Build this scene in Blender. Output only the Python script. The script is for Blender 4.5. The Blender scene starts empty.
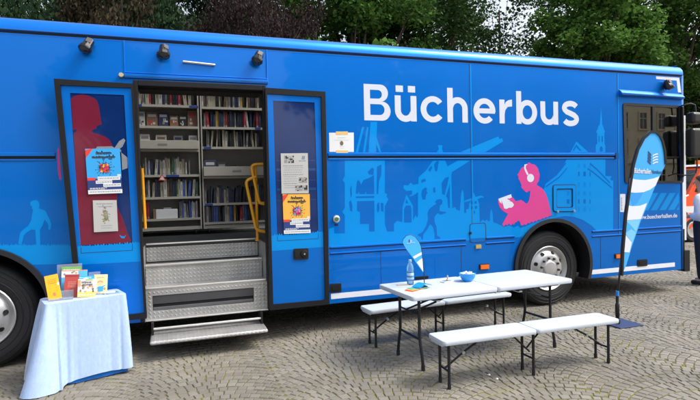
import bpy, bmesh, math, random
import numpy as np
from mathutils import Vector, Matrix
PI = math.pi
R = math.radians
SC = bpy.context.scene
COL = SC.collection

# ------------------------------------------------------------------ camera
cam_data = bpy.data.cameras.new('camera')
cam = bpy.data.objects.new('camera', cam_data)
COL.objects.link(cam)
cam_data.sensor_width = 36.0
cam_data.lens = 26.743
cam_data.clip_end = 800
YAW, PITCH, ROLL = .332, .024, -.022
fw = Vector((math.sin(YAW)*math.cos(PITCH), math.cos(YAW)*math.cos(PITCH), -math.sin(PITCH)))
r0 = Vector((math.cos(YAW), -math.sin(YAW), 0))
u0 = r0.cross(fw)
rt = r0*math.cos(ROLL) + u0*math.sin(ROLL)
up = u0*math.cos(ROLL) - r0*math.sin(ROLL)
cam.matrix_world = Matrix(((rt.x, up.x, -fw.x, 0), (rt.y, up.y, -fw.y, -5.81), (rt.z, up.z, -fw.z, 1.69), (0, 0, 0, 1)))
SC.camera = cam

# ------------------------------------------------------------------ sky, sun, exposure
SUN_EL, SUN_AZ = R(52), R(118)          # azimuth measured clockwise from +Y
w = bpy.data.worlds.new('World')
SC.world = w
w.use_nodes = True
nt = w.node_tree
bg = nt.nodes['Background']
sky = nt.nodes.new('ShaderNodeTexSky')
sky.sky_type = 'NISHITA'
sky.sun_disc = False
sky.sun_elevation = SUN_EL
sky.sun_rotation = SUN_AZ
sky.air_density = 1.0
sky.dust_density = 5.0
sky.ozone_density = 1.0
hs = nt.nodes.new('ShaderNodeHueSaturation')
hs.inputs['Saturation'].default_value = .42
nt.links.new(sky.outputs[0], hs.inputs['Color'])
nt.links.new(hs.outputs[0], bg.inputs['Color'])
bg.inputs['Strength'].default_value = .15
sun_d = bpy.data.lights.new('sun', 'SUN')
sun_d.energy = 1.1
sun_d.angle = R(16)
sun_d.color = (1, .96, .9)
sun = bpy.data.objects.new('sun', sun_d)
COL.objects.link(sun)
sdir = Vector((math.sin(SUN_AZ)*math.cos(SUN_EL), math.cos(SUN_AZ)*math.cos(SUN_EL), math.sin(SUN_EL)))
sun.rotation_euler = sdir.to_track_quat('Z', 'Y').to_euler()
sun.location = (0, -5, 12)
vs = SC.view_settings
vs.view_transform = 'Standard'
vs.look = 'None'
vs.gamma = 1
vs.use_curve_mapping = False
vs.exposure = 1.02

rnd = random.Random(7)

# ------------------------------------------------------------------ measured outlines (metres on their own plane)
DATA = {
 'skyline_west': [(1.731,0.995),(1.736,1.212),(1.798,1.232),(1.796,1.156),(1.929,1.149),(1.934,1.368),(1.903,1.404),(1.936,1.45),(1.943,1.744),(1.917,1.78),(1.945,1.827),(1.949,2.008),(2.459,2.006),(2.45,1.614),(2.479,1.602),(2.472,1.565),(2.497,1.54),(2.47,1.493),(2.447,1.457),(2.442,1.239),(2.469,1.147),(2.561,1.142),(2.563,1.234),(2.604,1.269),(2.675,1.253),(2.681,1.437),(2.737,1.59),(2.822,1.445),(2.82,1.26),(2.855,1.332),(2.875,1.295),(2.889,1.319),(2.895,1.616),(2.84,1.58),(2.785,1.563),(2.772,1.57),(2.813,1.593),(2.814,1.636),(2.733,1.632),(2.696,1.67),(2.707,1.706),(2.761,1.698),(2.802,1.735),(2.829,1.704),(2.903,1.715),(2.908,1.801),(3.007,1.875),(3.111,2.003),(3.281,2.003),(3.315,1.928),(3.467,2.002),(3.643,2.001),(3.378,1.858),(3.366,1.82),(3.372,1.398),(3.42,1.413),(3.426,1.381),(3.481,1.36),(3.507,1.589),(3.524,1.636),(3.541,1.588),(3.545,1.332),(3.571,1.331),(3.576,1.382),(3.609,1.381),(3.623,1.451),(3.655,1.489),(3.549,1.469),(3.549,1.489),(3.663,1.521),(3.688,1.593),(3.715,1.532),(3.798,1.549),(3.838,1.534),(3.833,1.512),(3.812,1.526),(3.745,1.506),(3.769,1.44),(3.772,1.207),(3.799,1.219),(3.822,1.237),(3.852,1.21),(3.875,1.235),(3.905,1.208),(3.926,1.22),(3.933,1.318),(3.952,1.374),(3.969,1.316),(3.976,1.192),(4.034,1.176),(4.08,1.154),(4.141,1.125),(4.22,1.141),(4.298,1.111),(4.361,1.135),(4.392,1.1),(4.489,1.116),(4.602,1.158),(4.733,1.186),(4.866,1.222),(4.983,1.251),(4.982,1.186),(4.849,1.168),(4.716,1.119),(4.601,1.05),(4.502,0.98),(3.564,0.978),(3.477,0.978),(2.638,0.983)],
 'gap_gantry_a': [(2.096,1.765),(2.122,1.777),(2.146,1.723),(2.179,1.776),(2.25,1.799),(2.315,1.834),(2.313,1.606),(2.213,1.606),(2.208,1.647),(2.194,1.609),(2.125,1.61),(2.116,1.64),(2.103,1.611),(2.076,1.618)],
 'gap_gantry_b': [(2.077,1.584),(2.313,1.584),(2.312,1.558),(2.076,1.561)],
 'gap_gantry_c': [(2.091,1.526),(2.312,1.526),(2.306,1.155),(2.235,1.158),(2.237,1.248),(2.122,1.253),(2.126,1.396),(2.088,1.409)],
 'gap_gantry_d': [(2.356,1.935),(2.415,1.959),(2.409,1.833),(2.378,1.761),(2.364,1.604),(2.342,1.605)],
 'gap_gantry_e': [(2.346,1.484),(2.372,1.508),(2.377,1.423),(2.356,1.376),(2.341,1.412)],
 'gap_gantry_f': [(2.395,1.495),(2.428,1.494),(2.428,1.385),(2.396,1.398)],
 'gap_gantry_g': [(2.006,1.672),(2.026,1.719),(2.029,1.601),(2.01,1.566)],
 'gap_gantry_h': [(1.99,1.519),(2.016,1.542),(2.033,1.471),(2.025,1.4),(2.0,1.418)],
 'gap_gantry_i': [(2.232,1.871),(2.291,1.924),(2.316,1.906),(2.308,1.834),(2.251,1.841)],
 'gap_lantern': [(2.701,1.412),(2.729,1.454),(2.79,1.452),(2.802,1.409),(2.799,1.242),(2.697,1.246)],
 'gap_lantern_top': [(2.72,1.485),(2.736,1.534),(2.764,1.478)],
 'gap_crane_a': [(2.951,1.64),(2.993,1.67),(3.021,1.663),(3.013,1.626),(3.029,1.6),(3.005,1.576),(2.997,1.52),(2.955,1.521),(2.94,1.578)],
 'gap_crane_b': [(3.104,1.661),(3.133,1.673),(3.141,1.61),(3.117,1.598),(3.104,1.624)],
 'gap_crane_c': [(3.225,1.721),(3.276,1.784),(3.334,1.802),(3.31,1.707),(3.265,1.569),(3.23,1.583)],
 'gap_crane_d': [(3.342,1.707),(3.34,1.403),(3.312,1.404),(3.307,1.518),(3.286,1.556)],
 'gap_crane_e': [(2.947,1.764),(2.995,1.782),(3.009,1.75),(2.943,1.727)],
 'gap_crane_f': [(3.039,1.887),(3.082,1.942),(3.102,1.917),(3.066,1.861)],
 'gap_crane_g': [(3.124,1.955),(3.16,1.998),(3.195,1.998),(3.18,1.935),(3.165,1.867),(3.137,1.873)],
 'gap_tower_a': [(3.647,1.47),(3.671,1.482),(3.671,1.443),(3.647,1.438)],
 'gap_tower_b': [(3.699,1.476),(3.729,1.484),(3.732,1.448),(3.699,1.442)],
 'gap_tower_c': [(3.646,1.412),(3.672,1.417),(3.671,1.379),(3.646,1.376)],
 'gap_tower_d': [(3.701,1.416),(3.736,1.419),(3.735,1.383),(3.701,1.378)],
 'gap_tower_e': [(3.682,1.353),(3.705,1.352),(3.704,1.316),(3.686,1.316)],
 'skater': [(3.158,1.516),(3.214,1.52),(3.235,1.495),(3.227,1.457),(3.198,1.439),(3.191,1.402),(3.19,1.37),(3.282,1.354),(3.282,1.342),(3.2,1.322),(3.161,1.346),(3.118,1.297),(3.117,1.235),(3.144,1.171),(3.148,1.064),(3.195,1.038),(3.194,1.02),(3.112,1.021),(3.114,1.084),(3.094,1.173),(3.053,1.212),(3.017,1.151),(2.956,1.085),(2.952,1.024),(2.931,1.025),(2.925,1.056),(2.877,1.081),(2.885,1.093),(2.947,1.117),(2.997,1.19),(3.027,1.276),(3.021,1.345),(3.017,1.339),(3.043,1.4),(3.1,1.436),(3.149,1.466),(3.126,1.485)],
 'boom': [(3.498,2.107),(4.077,2.316),(4.091,2.278),(4.131,2.295),(4.146,2.251),(3.868,2.108)],
 'mast': [(3.182,2.195),(3.247,2.195),(3.239,2.148),(3.257,2.107),(3.165,2.107),(3.198,2.148)],
 'mast_pole': [(2.284,2.467),(2.368,2.469),(2.347,2.106),(2.251,2.106)],
 'mast_guy_a': [(2.174,2.406),(2.202,2.406),(2.117,2.106),(2.085,2.106)],
 'mast_guy_b': [(2.235,2.407),(2.257,2.407),(2.208,2.106),(2.177,2.106)],
 'mast_guy_c': [(2.357,2.289),(2.415,2.106),(2.386,2.106),(2.353,2.205)],
 'gable_top': [(5.239,2.11),(5.344,2.259),(5.555,2.11)],
 'gable_top_gap': [(5.277,2.134),(5.342,2.221),(5.433,2.131),(5.398,2.131),(5.338,2.183),(5.303,2.133)],
 'church': [(5.681,2.11),(5.686,2.213),(5.711,2.234),(5.71,2.385),(5.692,2.389),(5.701,2.41),(5.725,2.445),(5.732,2.474),(5.759,2.498),(5.771,2.594),(5.782,2.693),(5.786,2.743),(5.791,2.693),(5.798,2.595),(5.804,2.499),(5.825,2.468),(5.832,2.44),(5.854,2.405),(5.839,2.384),(5.842,2.231),(5.855,2.207),(5.855,2.11)],
 'church_gap_a': [(5.736,2.34),(5.755,2.34),(5.754,2.256),(5.735,2.255)],
 'church_gap_b': [(5.791,2.341),(5.813,2.341),(5.812,2.256),(5.79,2.256)],
 'church_gap_c': [(5.751,2.164),(5.77,2.192),(5.793,2.195),(5.811,2.164),(5.805,2.122),(5.76,2.122)],
 'office_block': [(5.174,2.014),(5.854,2.012),(5.851,1.774),(5.969,1.767),(5.936,1.73),(5.954,1.708),(5.994,1.708),(5.981,0.978),(5.709,0.978),(5.603,1.073),(5.445,1.164),(5.289,1.215),(5.135,1.232),(4.983,1.217),(4.91,1.25),(4.869,1.4),(4.821,1.537),(4.773,1.589),(4.798,1.632),(4.812,1.679),(5.009,1.799),(5.111,1.908)],
 'eave_0': [(5.163,1.973),(5.06,1.871),(4.833,1.737),(4.832,1.716),(5.06,1.849),(5.163,1.951)],
 'eave_1': [(5.179,1.904),(5.05,1.782),(4.815,1.649),(4.814,1.628),(5.05,1.76),(5.179,1.882)],
 'eave_2': [(5.58,1.966),(5.72,1.866),(5.935,1.686),(5.935,1.66),(5.72,1.841),(5.579,1.94)],
 'eave_3': [(5.534,1.894),(5.649,1.83),(5.971,1.612),(5.97,1.589),(5.648,1.808),(5.534,1.872)],
 'pane_0': [(5.371,1.95),(5.395,1.95),(5.394,1.889),(5.37,1.889)],
 'pane_1': [(5.369,1.839),(5.394,1.839),(5.393,1.777),(5.368,1.778)],
 'pane_2': [(5.367,1.693),(5.392,1.692),(5.391,1.631),(5.366,1.631)],
 'pane_3': [(5.365,1.567),(5.39,1.567),(5.389,1.506),(5.365,1.506)],
 'pane_4': [(5.364,1.456),(5.388,1.455),(5.387,1.394),(5.363,1.395)],
 'pane_5': [(5.362,1.345),(5.387,1.344),(5.386,1.282),(5.361,1.283)],
 'pane_6': [(5.462,1.949),(5.504,1.949),(5.503,1.888),(5.461,1.888)],
 'pane_7': [(5.46,1.838),(5.502,1.837),(5.501,1.776),(5.459,1.776)],
 'pane_8': [(5.458,1.691),(5.5,1.69),(5.499,1.629),(5.457,1.63)],
 'pane_9': [(5.456,1.565),(5.498,1.564),(5.497,1.503),(5.455,1.504)],
 'pane_10': [(5.455,1.453),(5.497,1.452),(5.496,1.391),(5.454,1.392)],
 'pane_11': [(5.453,1.341),(5.495,1.34),(5.494,1.278),(5.452,1.28)],
 'pane_12': [(5.57,1.949),(5.588,1.949),(5.587,1.887),(5.57,1.887)],
 'pane_13': [(5.569,1.837),(5.587,1.836),(5.586,1.775),(5.568,1.775)],
 'pane_14': [(5.567,1.689),(5.585,1.689),(5.584,1.627),(5.566,1.627)],
 'pane_15': [(5.565,1.563),(5.583,1.562),(5.582,1.501),(5.564,1.501)],
 'pane_16': [(5.564,1.45),(5.581,1.45),(5.58,1.388),(5.563,1.389)],
 'pane_17': [(5.562,1.338),(5.58,1.337),(5.579,1.275),(5.561,1.276)],
 'pane_18': [(5.169,1.572),(5.214,1.571),(5.213,1.51),(5.168,1.511)],
 'pane_19': [(5.168,1.462),(5.212,1.46),(5.211,1.399),(5.167,1.401)],
 'pane_20': [(5.166,1.351),(5.21,1.35),(5.21,1.289),(5.165,1.29)],
 'reader': [(4.553,1.975),(4.583,1.952),(4.636,1.944),(4.671,1.918),(4.697,1.884),(4.705,1.85),(4.72,1.815),(4.713,1.762),(4.702,1.715),(4.676,1.695),(4.674,1.666),(4.708,1.648),(4.757,1.621),(4.792,1.582),(4.818,1.542),(4.845,1.482),(4.869,1.4),(4.894,1.31),(4.91,1.246),(4.866,1.242),(4.834,1.222),(4.813,1.233),(4.783,1.21),(4.75,1.217),(4.725,1.196),(4.686,1.201),(4.66,1.177),(4.635,1.189),(4.602,1.164),(4.573,1.178),(4.546,1.155),(4.518,1.164),(4.486,1.136),(4.457,1.148),(4.431,1.131),(4.403,1.14),(4.391,1.181),(4.372,1.203),(4.315,1.176),(4.29,1.15),(4.267,1.165),(4.251,1.143),(4.212,1.167),(4.192,1.147),(4.164,1.16),(4.135,1.132),(4.114,1.162),(4.151,1.217),(4.205,1.294),(4.16,1.32),(4.116,1.348),(4.084,1.384),(4.068,1.418),(4.056,1.457),(4.058,1.49),(4.257,1.51),(4.289,1.509),(4.309,1.482),(4.329,1.459),(4.367,1.465),(4.412,1.475),(4.462,1.448),(4.503,1.415),(4.534,1.45),(4.545,1.479),(4.557,1.53),(4.567,1.585),(4.538,1.593),(4.522,1.578),(4.495,1.573),(4.474,1.592),(4.454,1.611),(4.43,1.628),(4.418,1.648),(4.428,1.671),(4.412,1.697),(4.401,1.724),(4.375,1.757),(4.382,1.78),(4.36,1.81),(4.383,1.834),(4.407,1.871),(4.432,1.905),(4.48,1.923),(4.514,1.95)],
 'reader_book': [(4.058,1.499),(4.257,1.555),(4.27,1.513),(4.226,1.497),(4.199,1.503),(4.204,1.487),(4.25,1.47),(4.225,1.466),(4.272,1.451),(4.301,1.416),(4.291,1.395),(4.258,1.375),(4.224,1.378),(4.177,1.361),(4.146,1.373),(4.125,1.442),(4.1,1.477),(4.116,1.427),(4.088,1.456),(4.094,1.43)],
 'headband': [(4.474,1.945),(4.515,1.952),(4.525,1.943),(4.499,1.934),(4.495,1.899),(4.517,1.856),(4.542,1.816),(4.516,1.803),(4.488,1.851),(4.47,1.894)],
 'earcup': [(4.627,1.764),(4.623,1.745),(4.613,1.728),(4.598,1.716),(4.579,1.71),(4.559,1.71),(4.541,1.717),(4.526,1.73),(4.517,1.746),(4.514,1.765),(4.518,1.784),(4.528,1.8),(4.543,1.812),(4.561,1.819),(4.581,1.818),(4.599,1.812),(4.614,1.799),(4.624,1.782)],
 'boy': [(-1.296,1.612),(-1.272,1.631),(-1.239,1.634),(-1.221,1.613),(-1.217,1.578),(-1.223,1.551),(-1.197,1.54),(-1.17,1.529),(-1.153,1.49),(-1.133,1.441),(-1.122,1.394),(-1.127,1.347),(-1.139,1.334),(-1.151,1.352),(-1.144,1.377),(-1.152,1.404),(-1.176,1.443),(-1.185,1.422),(-1.199,1.38),(-1.221,1.346),(-1.223,1.183),(-1.256,1.185),(-1.26,1.343),(-1.293,1.35),(-1.338,1.32),(-1.36,1.297),(-1.38,1.213),(-1.41,1.214),(-1.39,1.32),(-1.367,1.348),(-1.321,1.385),(-1.293,1.435),(-1.282,1.495),(-1.272,1.542),(-1.286,1.557),(-1.277,1.57),(-1.294,1.584)],
 'grass_west': [(-1.724,1.221),(-0.963,1.168)],
 'girl': [(-0.892,2.62),(-0.862,2.641),(-0.802,2.66),(-0.765,2.658),(-0.723,2.644),(-0.686,2.628),(-0.661,2.604),(-0.649,2.56),(-0.64,2.501),(-0.634,2.432),(-0.626,2.371),(-0.654,2.361),(-0.671,2.353),(-0.674,2.327),(-0.7,2.318),(-0.721,2.303),(-0.7,2.285),(-0.652,2.27),(-0.61,2.255),(-0.576,2.235),(-0.554,2.21),(-0.541,2.176),(-0.534,2.146),(-0.489,2.016),(-0.51,1.566),(-0.493,1.505),(-0.47,1.454),(-0.446,1.373),(-0.417,1.264),(-0.388,1.198),(-0.41,1.181),(-0.852,1.182),(-0.859,1.43),(-0.873,1.871),(-0.876,2.281),(-0.855,2.296),(-0.854,2.32),(-0.883,2.31)],
 'girl_book': [(-0.674,2.15),(-0.538,2.154),(-0.516,2.138),(-0.472,2.206),(-0.43,2.234),(-0.414,2.214),(-0.442,2.152),(-0.484,2.116),(-0.466,2.101),(-0.394,2.036),(-0.401,1.936),(-0.453,1.916),(-0.456,2.121),(-0.692,2.121)],
 'bird': [(-0.497,1.266),(-0.482,1.254),(-0.455,1.246),(-0.436,1.263),(-0.446,1.244),(-0.452,1.228),(-0.474,1.229),(-0.488,1.242)],
 'thumb': [(-1.044,2.124),(-1.029,2.154),(-1.018,1.827),(-1.033,1.828),(-1.046,1.907)],
 'door_west': [(-1.03,2.799),(-0.326,2.782),(-0.264,0.401),(-0.888,0.391)],
 'door_west_panel': [(-0.976,2.74),(-0.344,2.739),(-0.289,0.459),(-0.842,0.451)],
 'door_west_glass': [(-0.897,2.67),(-0.413,2.668),(-0.378,1.161),(-0.85,1.173)],
 'door_west_rebate': [(-0.85,1.173),(-0.378,1.161),(-0.376,1.118),(-0.849,1.12)],
 'door_east': [(1.008,2.797),(1.69,2.78),(1.68,0.362),(1.0,0.359)],
 'door_east_panel': [(1.026,2.732),(1.639,2.721),(1.633,0.417),(1.035,0.422)],
 'door_east_glass': [(1.093,2.661),(1.564,2.658),(1.573,1.165),(1.101,1.177)],
 'poster_blue': [(-0.78,2.127),(-0.467,2.131),(-0.456,1.685),(-0.765,1.68)],
 'poster_white': [(-0.727,1.619),(-0.512,1.616),(-0.507,1.305),(-0.726,1.304)],
 'poster_news': [(1.162,2.083),(1.47,2.087),(1.469,1.636),(1.161,1.638)],
 'poster_yellow': [(1.171,1.631),(1.48,1.627),(1.48,1.188),(1.176,1.192)],
 'paper': [(1.763,2.332),(2.068,2.338),(2.063,2.109),(1.761,2.11)],
 'lock': [(1.279,1.021),(1.449,1.018),(1.448,0.892),(1.279,0.896)],
 'flap_fuel': [(3.619,1.195),(3.861,1.199),(3.865,0.946),(3.617,0.946)],
 'flap_body': [(4.939,1.657),(5.313,1.656),(5.308,1.295),(4.937,1.304)],
 'lamp_a': [(3.701,0.916),(3.78,0.916),(3.779,0.866),(3.7,0.867)],
 'lamp_b': [(3.762,0.652),(3.884,0.651),(3.883,0.595),(3.761,0.597)],
 'lamp_c': [(6.014,0.645),(6.11,0.645),(6.109,0.593),(6.013,0.593)],
 'recess_a': [(1.733,0.567),(1.868,0.563),(1.866,0.467),(1.73,0.47)],
 'recess_b': [(6.433,0.539),(6.615,0.536),(6.614,0.442),(6.432,0.443)],
 'recess_c': [(2.832,0.564),(3.012,0.566),(3.011,0.533),(2.832,0.532)],
 'sticker': [(6.117,1.511),(6.214,1.509),(6.207,1.248),(6.114,1.252)],
 'badge': [(1.824,1.325),(1.824,1.325)],
 'stripe_0': [(6.562,1.512),(6.678,1.512),(6.482,1.26),(6.362,1.26)],
 'stripe_1': [(6.731,1.508),(6.849,1.508),(6.65,1.257),(6.528,1.257)],
 'stripe_2': [(6.902,1.505),(7.022,1.504),(6.82,1.254),(6.697,1.254)],
 'stripe_3': [(7.076,1.502),(7.197,1.499),(6.993,1.251),(6.868,1.251)],
 'stripe_4': [(7.253,1.498),(7.376,1.495),(7.169,1.248),(7.041,1.248)],
 'stripe_5': [(7.432,1.494),(7.557,1.491),(7.347,1.245),(7.218,1.245)],
 'stripe_6': [(7.614,1.491),(7.741,1.486),(7.527,1.242),(7.396,1.242)],
 'url': [(6.423,1.135),(7.223,1.131),(7.223,1.181)],
 'corner_mark': [(6.823,3.248),(7.287,3.244),(7.326,3.01),(7.26,3.012),(7.234,3.187),(6.827,3.192)],
 'front_stripe': [(7.339,2.67),(7.409,2.668),(7.413,0.777),(7.343,0.778)],
 'letters': [2.205,2.547,2.605,2.896,2.952,3.27,3.327,3.62,3.705,4.035,4.097,4.293,4.36,4.692,4.747,5.039,5.103,5.395],
 'flag_pole': [(4.97,0.052),(4.96,0.291),(4.992,0.585),(5.034,0.88),(5.085,1.293),(5.15,1.623),(5.208,1.884),(5.28,2.074),(5.375,2.212),(5.487,2.292),(5.575,2.293),(5.639,2.252),(5.687,2.173),(5.72,2.064),(5.731,1.942)],
 'flag_cloth': [(5.018,0.578),(5.038,0.879),(5.089,1.292),(5.155,1.623),(5.212,1.884),(5.284,2.071),(5.378,2.206),(5.487,2.285),(5.572,2.286),(5.634,2.245),(5.682,2.171),(5.714,2.064),(5.726,1.966),(5.73,1.893),(5.659,1.783),(5.56,1.627),(5.446,1.424),(5.317,1.2),(5.189,0.93),(5.093,0.697)],
 'band_a': [(5.161,1.73),(5.26,1.709),(5.401,1.702),(5.529,1.718),(5.626,1.743),(5.565,1.634),(5.48,1.586),(5.368,1.556),(5.243,1.552),(5.131,1.564)],
 'band_b': [(5.105,1.411),(5.194,1.393),(5.319,1.397),(5.424,1.425),(5.325,1.235),(5.223,1.232),(5.146,1.231),(5.084,1.231)],
 'facet_a': [(5.131,1.562),(5.242,1.55),(5.368,1.554),(5.272,1.429),(5.194,1.396),(5.164,1.48)],
 'facet_b': [(5.084,1.226),(5.161,1.228),(5.317,1.231),(5.245,1.083),(5.176,1.158)],
 'facet_c': [(5.075,1.079),(5.175,1.122),(5.246,1.078),(5.186,0.954)],
 'band_c': [(5.056,1.033),(5.074,1.067),(5.18,0.959),(5.141,0.844),(5.046,0.855)],
 'mini_pole': [(2.299,0.72),(2.294,0.865),(2.282,1.0),(2.27,1.106),(2.25,1.155),(2.208,1.203),(2.162,1.226),(2.116,1.22),(2.081,1.188),(2.068,1.154)],
 'mini_cloth': [(2.287,0.851),(2.279,1.0),(2.267,1.105),(2.246,1.153),(2.206,1.201),(2.162,1.222),(2.118,1.215),(2.085,1.185),(2.075,1.156),(2.107,1.097),(2.168,1.017),(2.229,0.932)],
 'mini_band_a': [(2.178,1.013),(2.21,1.028),(2.275,1.054),(2.278,1.029),(2.231,1.009),(2.195,0.993)],
 'mini_band_b': [(2.219,0.956),(2.251,0.979),(2.281,0.994),(2.284,0.923),(2.287,0.861),(2.255,0.906)],
}


# ------------------------------------------------------------------ materials
MATS = {}
def mat(name, color, rough=.6, metal=0, coat=0, vary=.06, scale=6, bump=0, bscale=40, spec=.5):
    if name in MATS: return MATS[name]
    m = bpy.data.materials.new(name)
    m.use_nodes = True
    t = m.node_tree
    p = t.nodes['Principled BSDF']
    p.inputs['Roughness'].default_value = rough
    p.inputs['Metallic'].default_value = metal
    p.inputs['Coat Weight'].default_value = coat
    p.inputs['Coat Roughness'].default_value = .04
    p.inputs['Specular IOR Level'].default_value = spec
    tc = t.nodes.new('ShaderNodeTexCoord')
    nz = t.nodes.new('ShaderNodeTexNoise')
    nz.inputs['Scale'].default_value = scale
    nz.inputs['Detail'].default_value = 6
    t.links.new(tc.outputs['Object'], nz.inputs['Vector'])
    mx = t.nodes.new('ShaderNodeMix')
    mx.data_type = 'RGBA'
    mx.inputs[6].default_value = tuple(max(0, c*(1-vary)) for c in color) + (1,)
    mx.inputs[7].default_value = tuple(min(1, c*(1+vary)) for c in color) + (1,)
    t.links.new(nz.outputs['Fac'], mx.inputs[0])
    t.links.new(mx.outputs[2], p.inputs['Base Color'])
    if bump:
        n2 = t.nodes.new('ShaderNodeTexNoise')
        n2.inputs['Scale'].default_value = bscale
        n2.inputs['Detail'].default_value = 4
        t.links.new(tc.outputs['Object'], n2.inputs['Vector'])
        b = t.nodes.new('ShaderNodeBump')
        b.inputs['Strength'].default_value = bump
        b.inputs['Distance'].default_value = .02
        t.links.new(n2.outputs['Fac'], b.inputs['Height'])
        t.links.new(b.outputs[0], p.inputs['Normal'])
    MATS[name] = m
    return m

def glass(name, tint, refl=.9, ior=1.5):
    m = bpy.data.materials.new(name)
    m.use_nodes = True
    t = m.node_tree
    t.nodes.remove(t.nodes['Principled BSDF'])
    out = t.nodes['Material Output']
    a = t.nodes.new('ShaderNodeBsdfTransparent')
    a.inputs[0].default_value = tint + (1,)
    g = t.nodes.new('ShaderNodeBsdfGlossy')
    g.inputs['Roughness'].default_value = .01
    g.inputs[0].default_value = (refl, refl, refl, 1)
    f = t.nodes.new('ShaderNodeFresnel')
    f.inputs[0].default_value = ior
    mx = t.nodes.new('ShaderNodeMixShader')
    t.links.new(f.outputs[0], mx.inputs[0])
    t.links.new(a.outputs[0], mx.inputs[1])
    t.links.new(g.outputs[0], mx.inputs[2])
    t.links.new(mx.outputs[0], out.inputs[0])
    MATS[name] = m
    return m

def island_mat(name, colors, rough=.85, bump=.0, bscale=60, transl=0, hue=0):
    """every loose piece of the mesh picks its own colour from the list"""
    m = bpy.data.materials.new(name)
    m.use_nodes = True
    t = m.node_tree
    p = t.nodes['Principled BSDF']
    p.inputs['Roughness'].default_value = rough
    geo = t.nodes.new('ShaderNodeNewGeometry')
    cr = t.nodes.new('ShaderNodeValToRGB')
    cr.color_ramp.interpolation = 'LINEAR'
    el = cr.color_ramp.elements
    while len(el) < len(colors): el.new(.5)
    for i, c in enumerate(colors):
        el[i].position = i/(len(colors)-1)
        el[i].color = tuple(c) + (1,)
    t.links.new(geo.outputs['Random Per Island'], cr.inputs[0])
    src = cr.outputs[0]
    if bump:
        tc = t.nodes.new('ShaderNodeTexCoord')
        nz = t.nodes.new('ShaderNodeTexNoise')
        nz.inputs['Scale'].default_value = bscale
        nz.inputs['Detail'].default_value = 5
        t.links.new(tc.outputs['Object'], nz.inputs['Vector'])
        b = t.nodes.new('ShaderNodeBump')
        b.inputs['Strength'].default_value = bump
        b.inputs['Distance'].default_value = .01
        t.links.new(nz.outputs['Fac'], b.inputs['Height'])
        t.links.new(b.outputs[0], p.inputs['Normal'])
        big = t.nodes.new('ShaderNodeTexNoise')
        big.inputs['Scale'].default_value = 1.1
        big.inputs['Detail'].default_value = 4
        t.links.new(tc.outputs['Object'], big.inputs['Vector'])
        mr = t.nodes.new('ShaderNodeMapRange')
        mr.inputs[1].default_value = .35; mr.inputs[2].default_value = .7
        mr.inputs[3].default_value = .80; mr.inputs[4].default_value = 1.14
        t.links.new(big.outputs['Fac'], mr.inputs[0])
        mm = t.nodes.new('ShaderNodeMix'); mm.data_type = 'RGBA'; mm.blend_type = 'MULTIPLY'
        mm.inputs[0].default_value = 1
        t.links.new(src, mm.inputs[6]); t.links.new(mr.outputs[0], mm.inputs[7])
        src = mm.outputs[2]
    t.links.new(src, p.inputs['Base Color'])
    if transl:
        p.inputs['Specular IOR Level'].default_value = .05
        tr = t.nodes.new('ShaderNodeBsdfTranslucent')
        t.links.new(src, tr.inputs[0])
        mx = t.nodes.new('ShaderNodeMixShader')
        mx.inputs[0].default_value = transl
        t.links.new(p.outputs[0], mx.inputs[1])
        t.links.new(tr.outputs[0], mx.inputs[2])
        t.links.new(mx.outputs[0], t.nodes['Material Output'].inputs[0])
    MATS[name] = m
    return m

def tread_plate(name, color, rough=.38):
    """bare aluminium with raised lozenges"""
    m = mat(name, color, rough, .55, 0, .42, 4)
    t = m.node_tree
    p = t.nodes['Principled BSDF']
    tc = t.nodes.new('ShaderNodeTexCoord')
    sp = t.nodes.new('ShaderNodeSeparateXYZ')
    t.links.new(tc.outputs['Object'], sp.inputs[0])
    def M(op, a, b=None):
        n = t.nodes.new('ShaderNodeMath'); n.operation = op
        for i, v in enumerate((a, b)):
            if v is None: continue
            if isinstance(v, (int, float)): n.inputs[i].default_value = v
            else: t.links.new(v, n.inputs[i])
        return n.outputs[0]
    yz = M('ADD', sp.outputs['Y'], sp.outputs['Z'])
    a = M('MULTIPLY', M('ADD', sp.outputs['X'], yz), 74.)
    b = M('MULTIPLY', M('SUBTRACT', sp.outputs['X'], yz), 74.)
    h = M('ADD', M('MULTIPLY', M('SINE', a), M('SINE', b)), M('MULTIPLY', M('SINE', M('MULTIPLY', a, 2.)), .35))
    h = M('MAXIMUM', M('SUBTRACT', h, .25), 0.)
    bp = t.nodes.new('ShaderNodeBump')
    bp.inputs['Strength'].default_value = .62
    bp.inputs['Distance'].default_value = .006
    t.links.new(h, bp.inputs['Height'])
    t.links.new(bp.outputs[0], p.inputs['Normal'])
    return m

BLUE = mat('bus blue paint', (.0002, .170, .67), .33, .50, .34, .10, 1.1, .10, 1.1, spec=.2)
LIGHT = mat('light blue film', (.0003, .315, .88), .36, .44, .24, .06, 1.6, .07, 1.3, spec=.2)
DARKB = BLUE
PINK = mat('pink film', (.62, .045, .25), .4, 0, .3, .06, 4)
MAROON = mat('dark red window film', (.155, .010, .034), .2, 0, .7, .2, 7, spec=.25)
NAVY = mat('dark blue window film', (.003, .022, .12), .12, 0, .7, .35, 4, .03, 1.5, spec=.3)
WHITEF = mat('white lettering film', (.62, .66, .75), .5, 0, .1, .03)
GREYF = mat('grey book film', (.22, .24, .27), .3, 0, .5, .15, 9)
STRIPE = mat('white reflective stripe', (.72, .75, .82), .45, 0, .2, .08, 9)
RUBBER = mat('black rubber', (.010, .0105, .013), .55, 0, 0, .2, 12, .1, 90)
GASKET = mat('grey rubber door edge', (.009, .0095, .012), .55, 0, 0, .3, 7, .1, 60, spec=.25)
BLACKP = mat('black plastic', (.007, .007, .009), .4, 0, 0, .15, 20)
DARK = mat('dark underbody', (.004, .004, .005), .9, 0, 0, .3, 6)
CHROME = mat('satin steel', (.62, .62, .61), .3, .9, 0, .08, 20)
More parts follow.
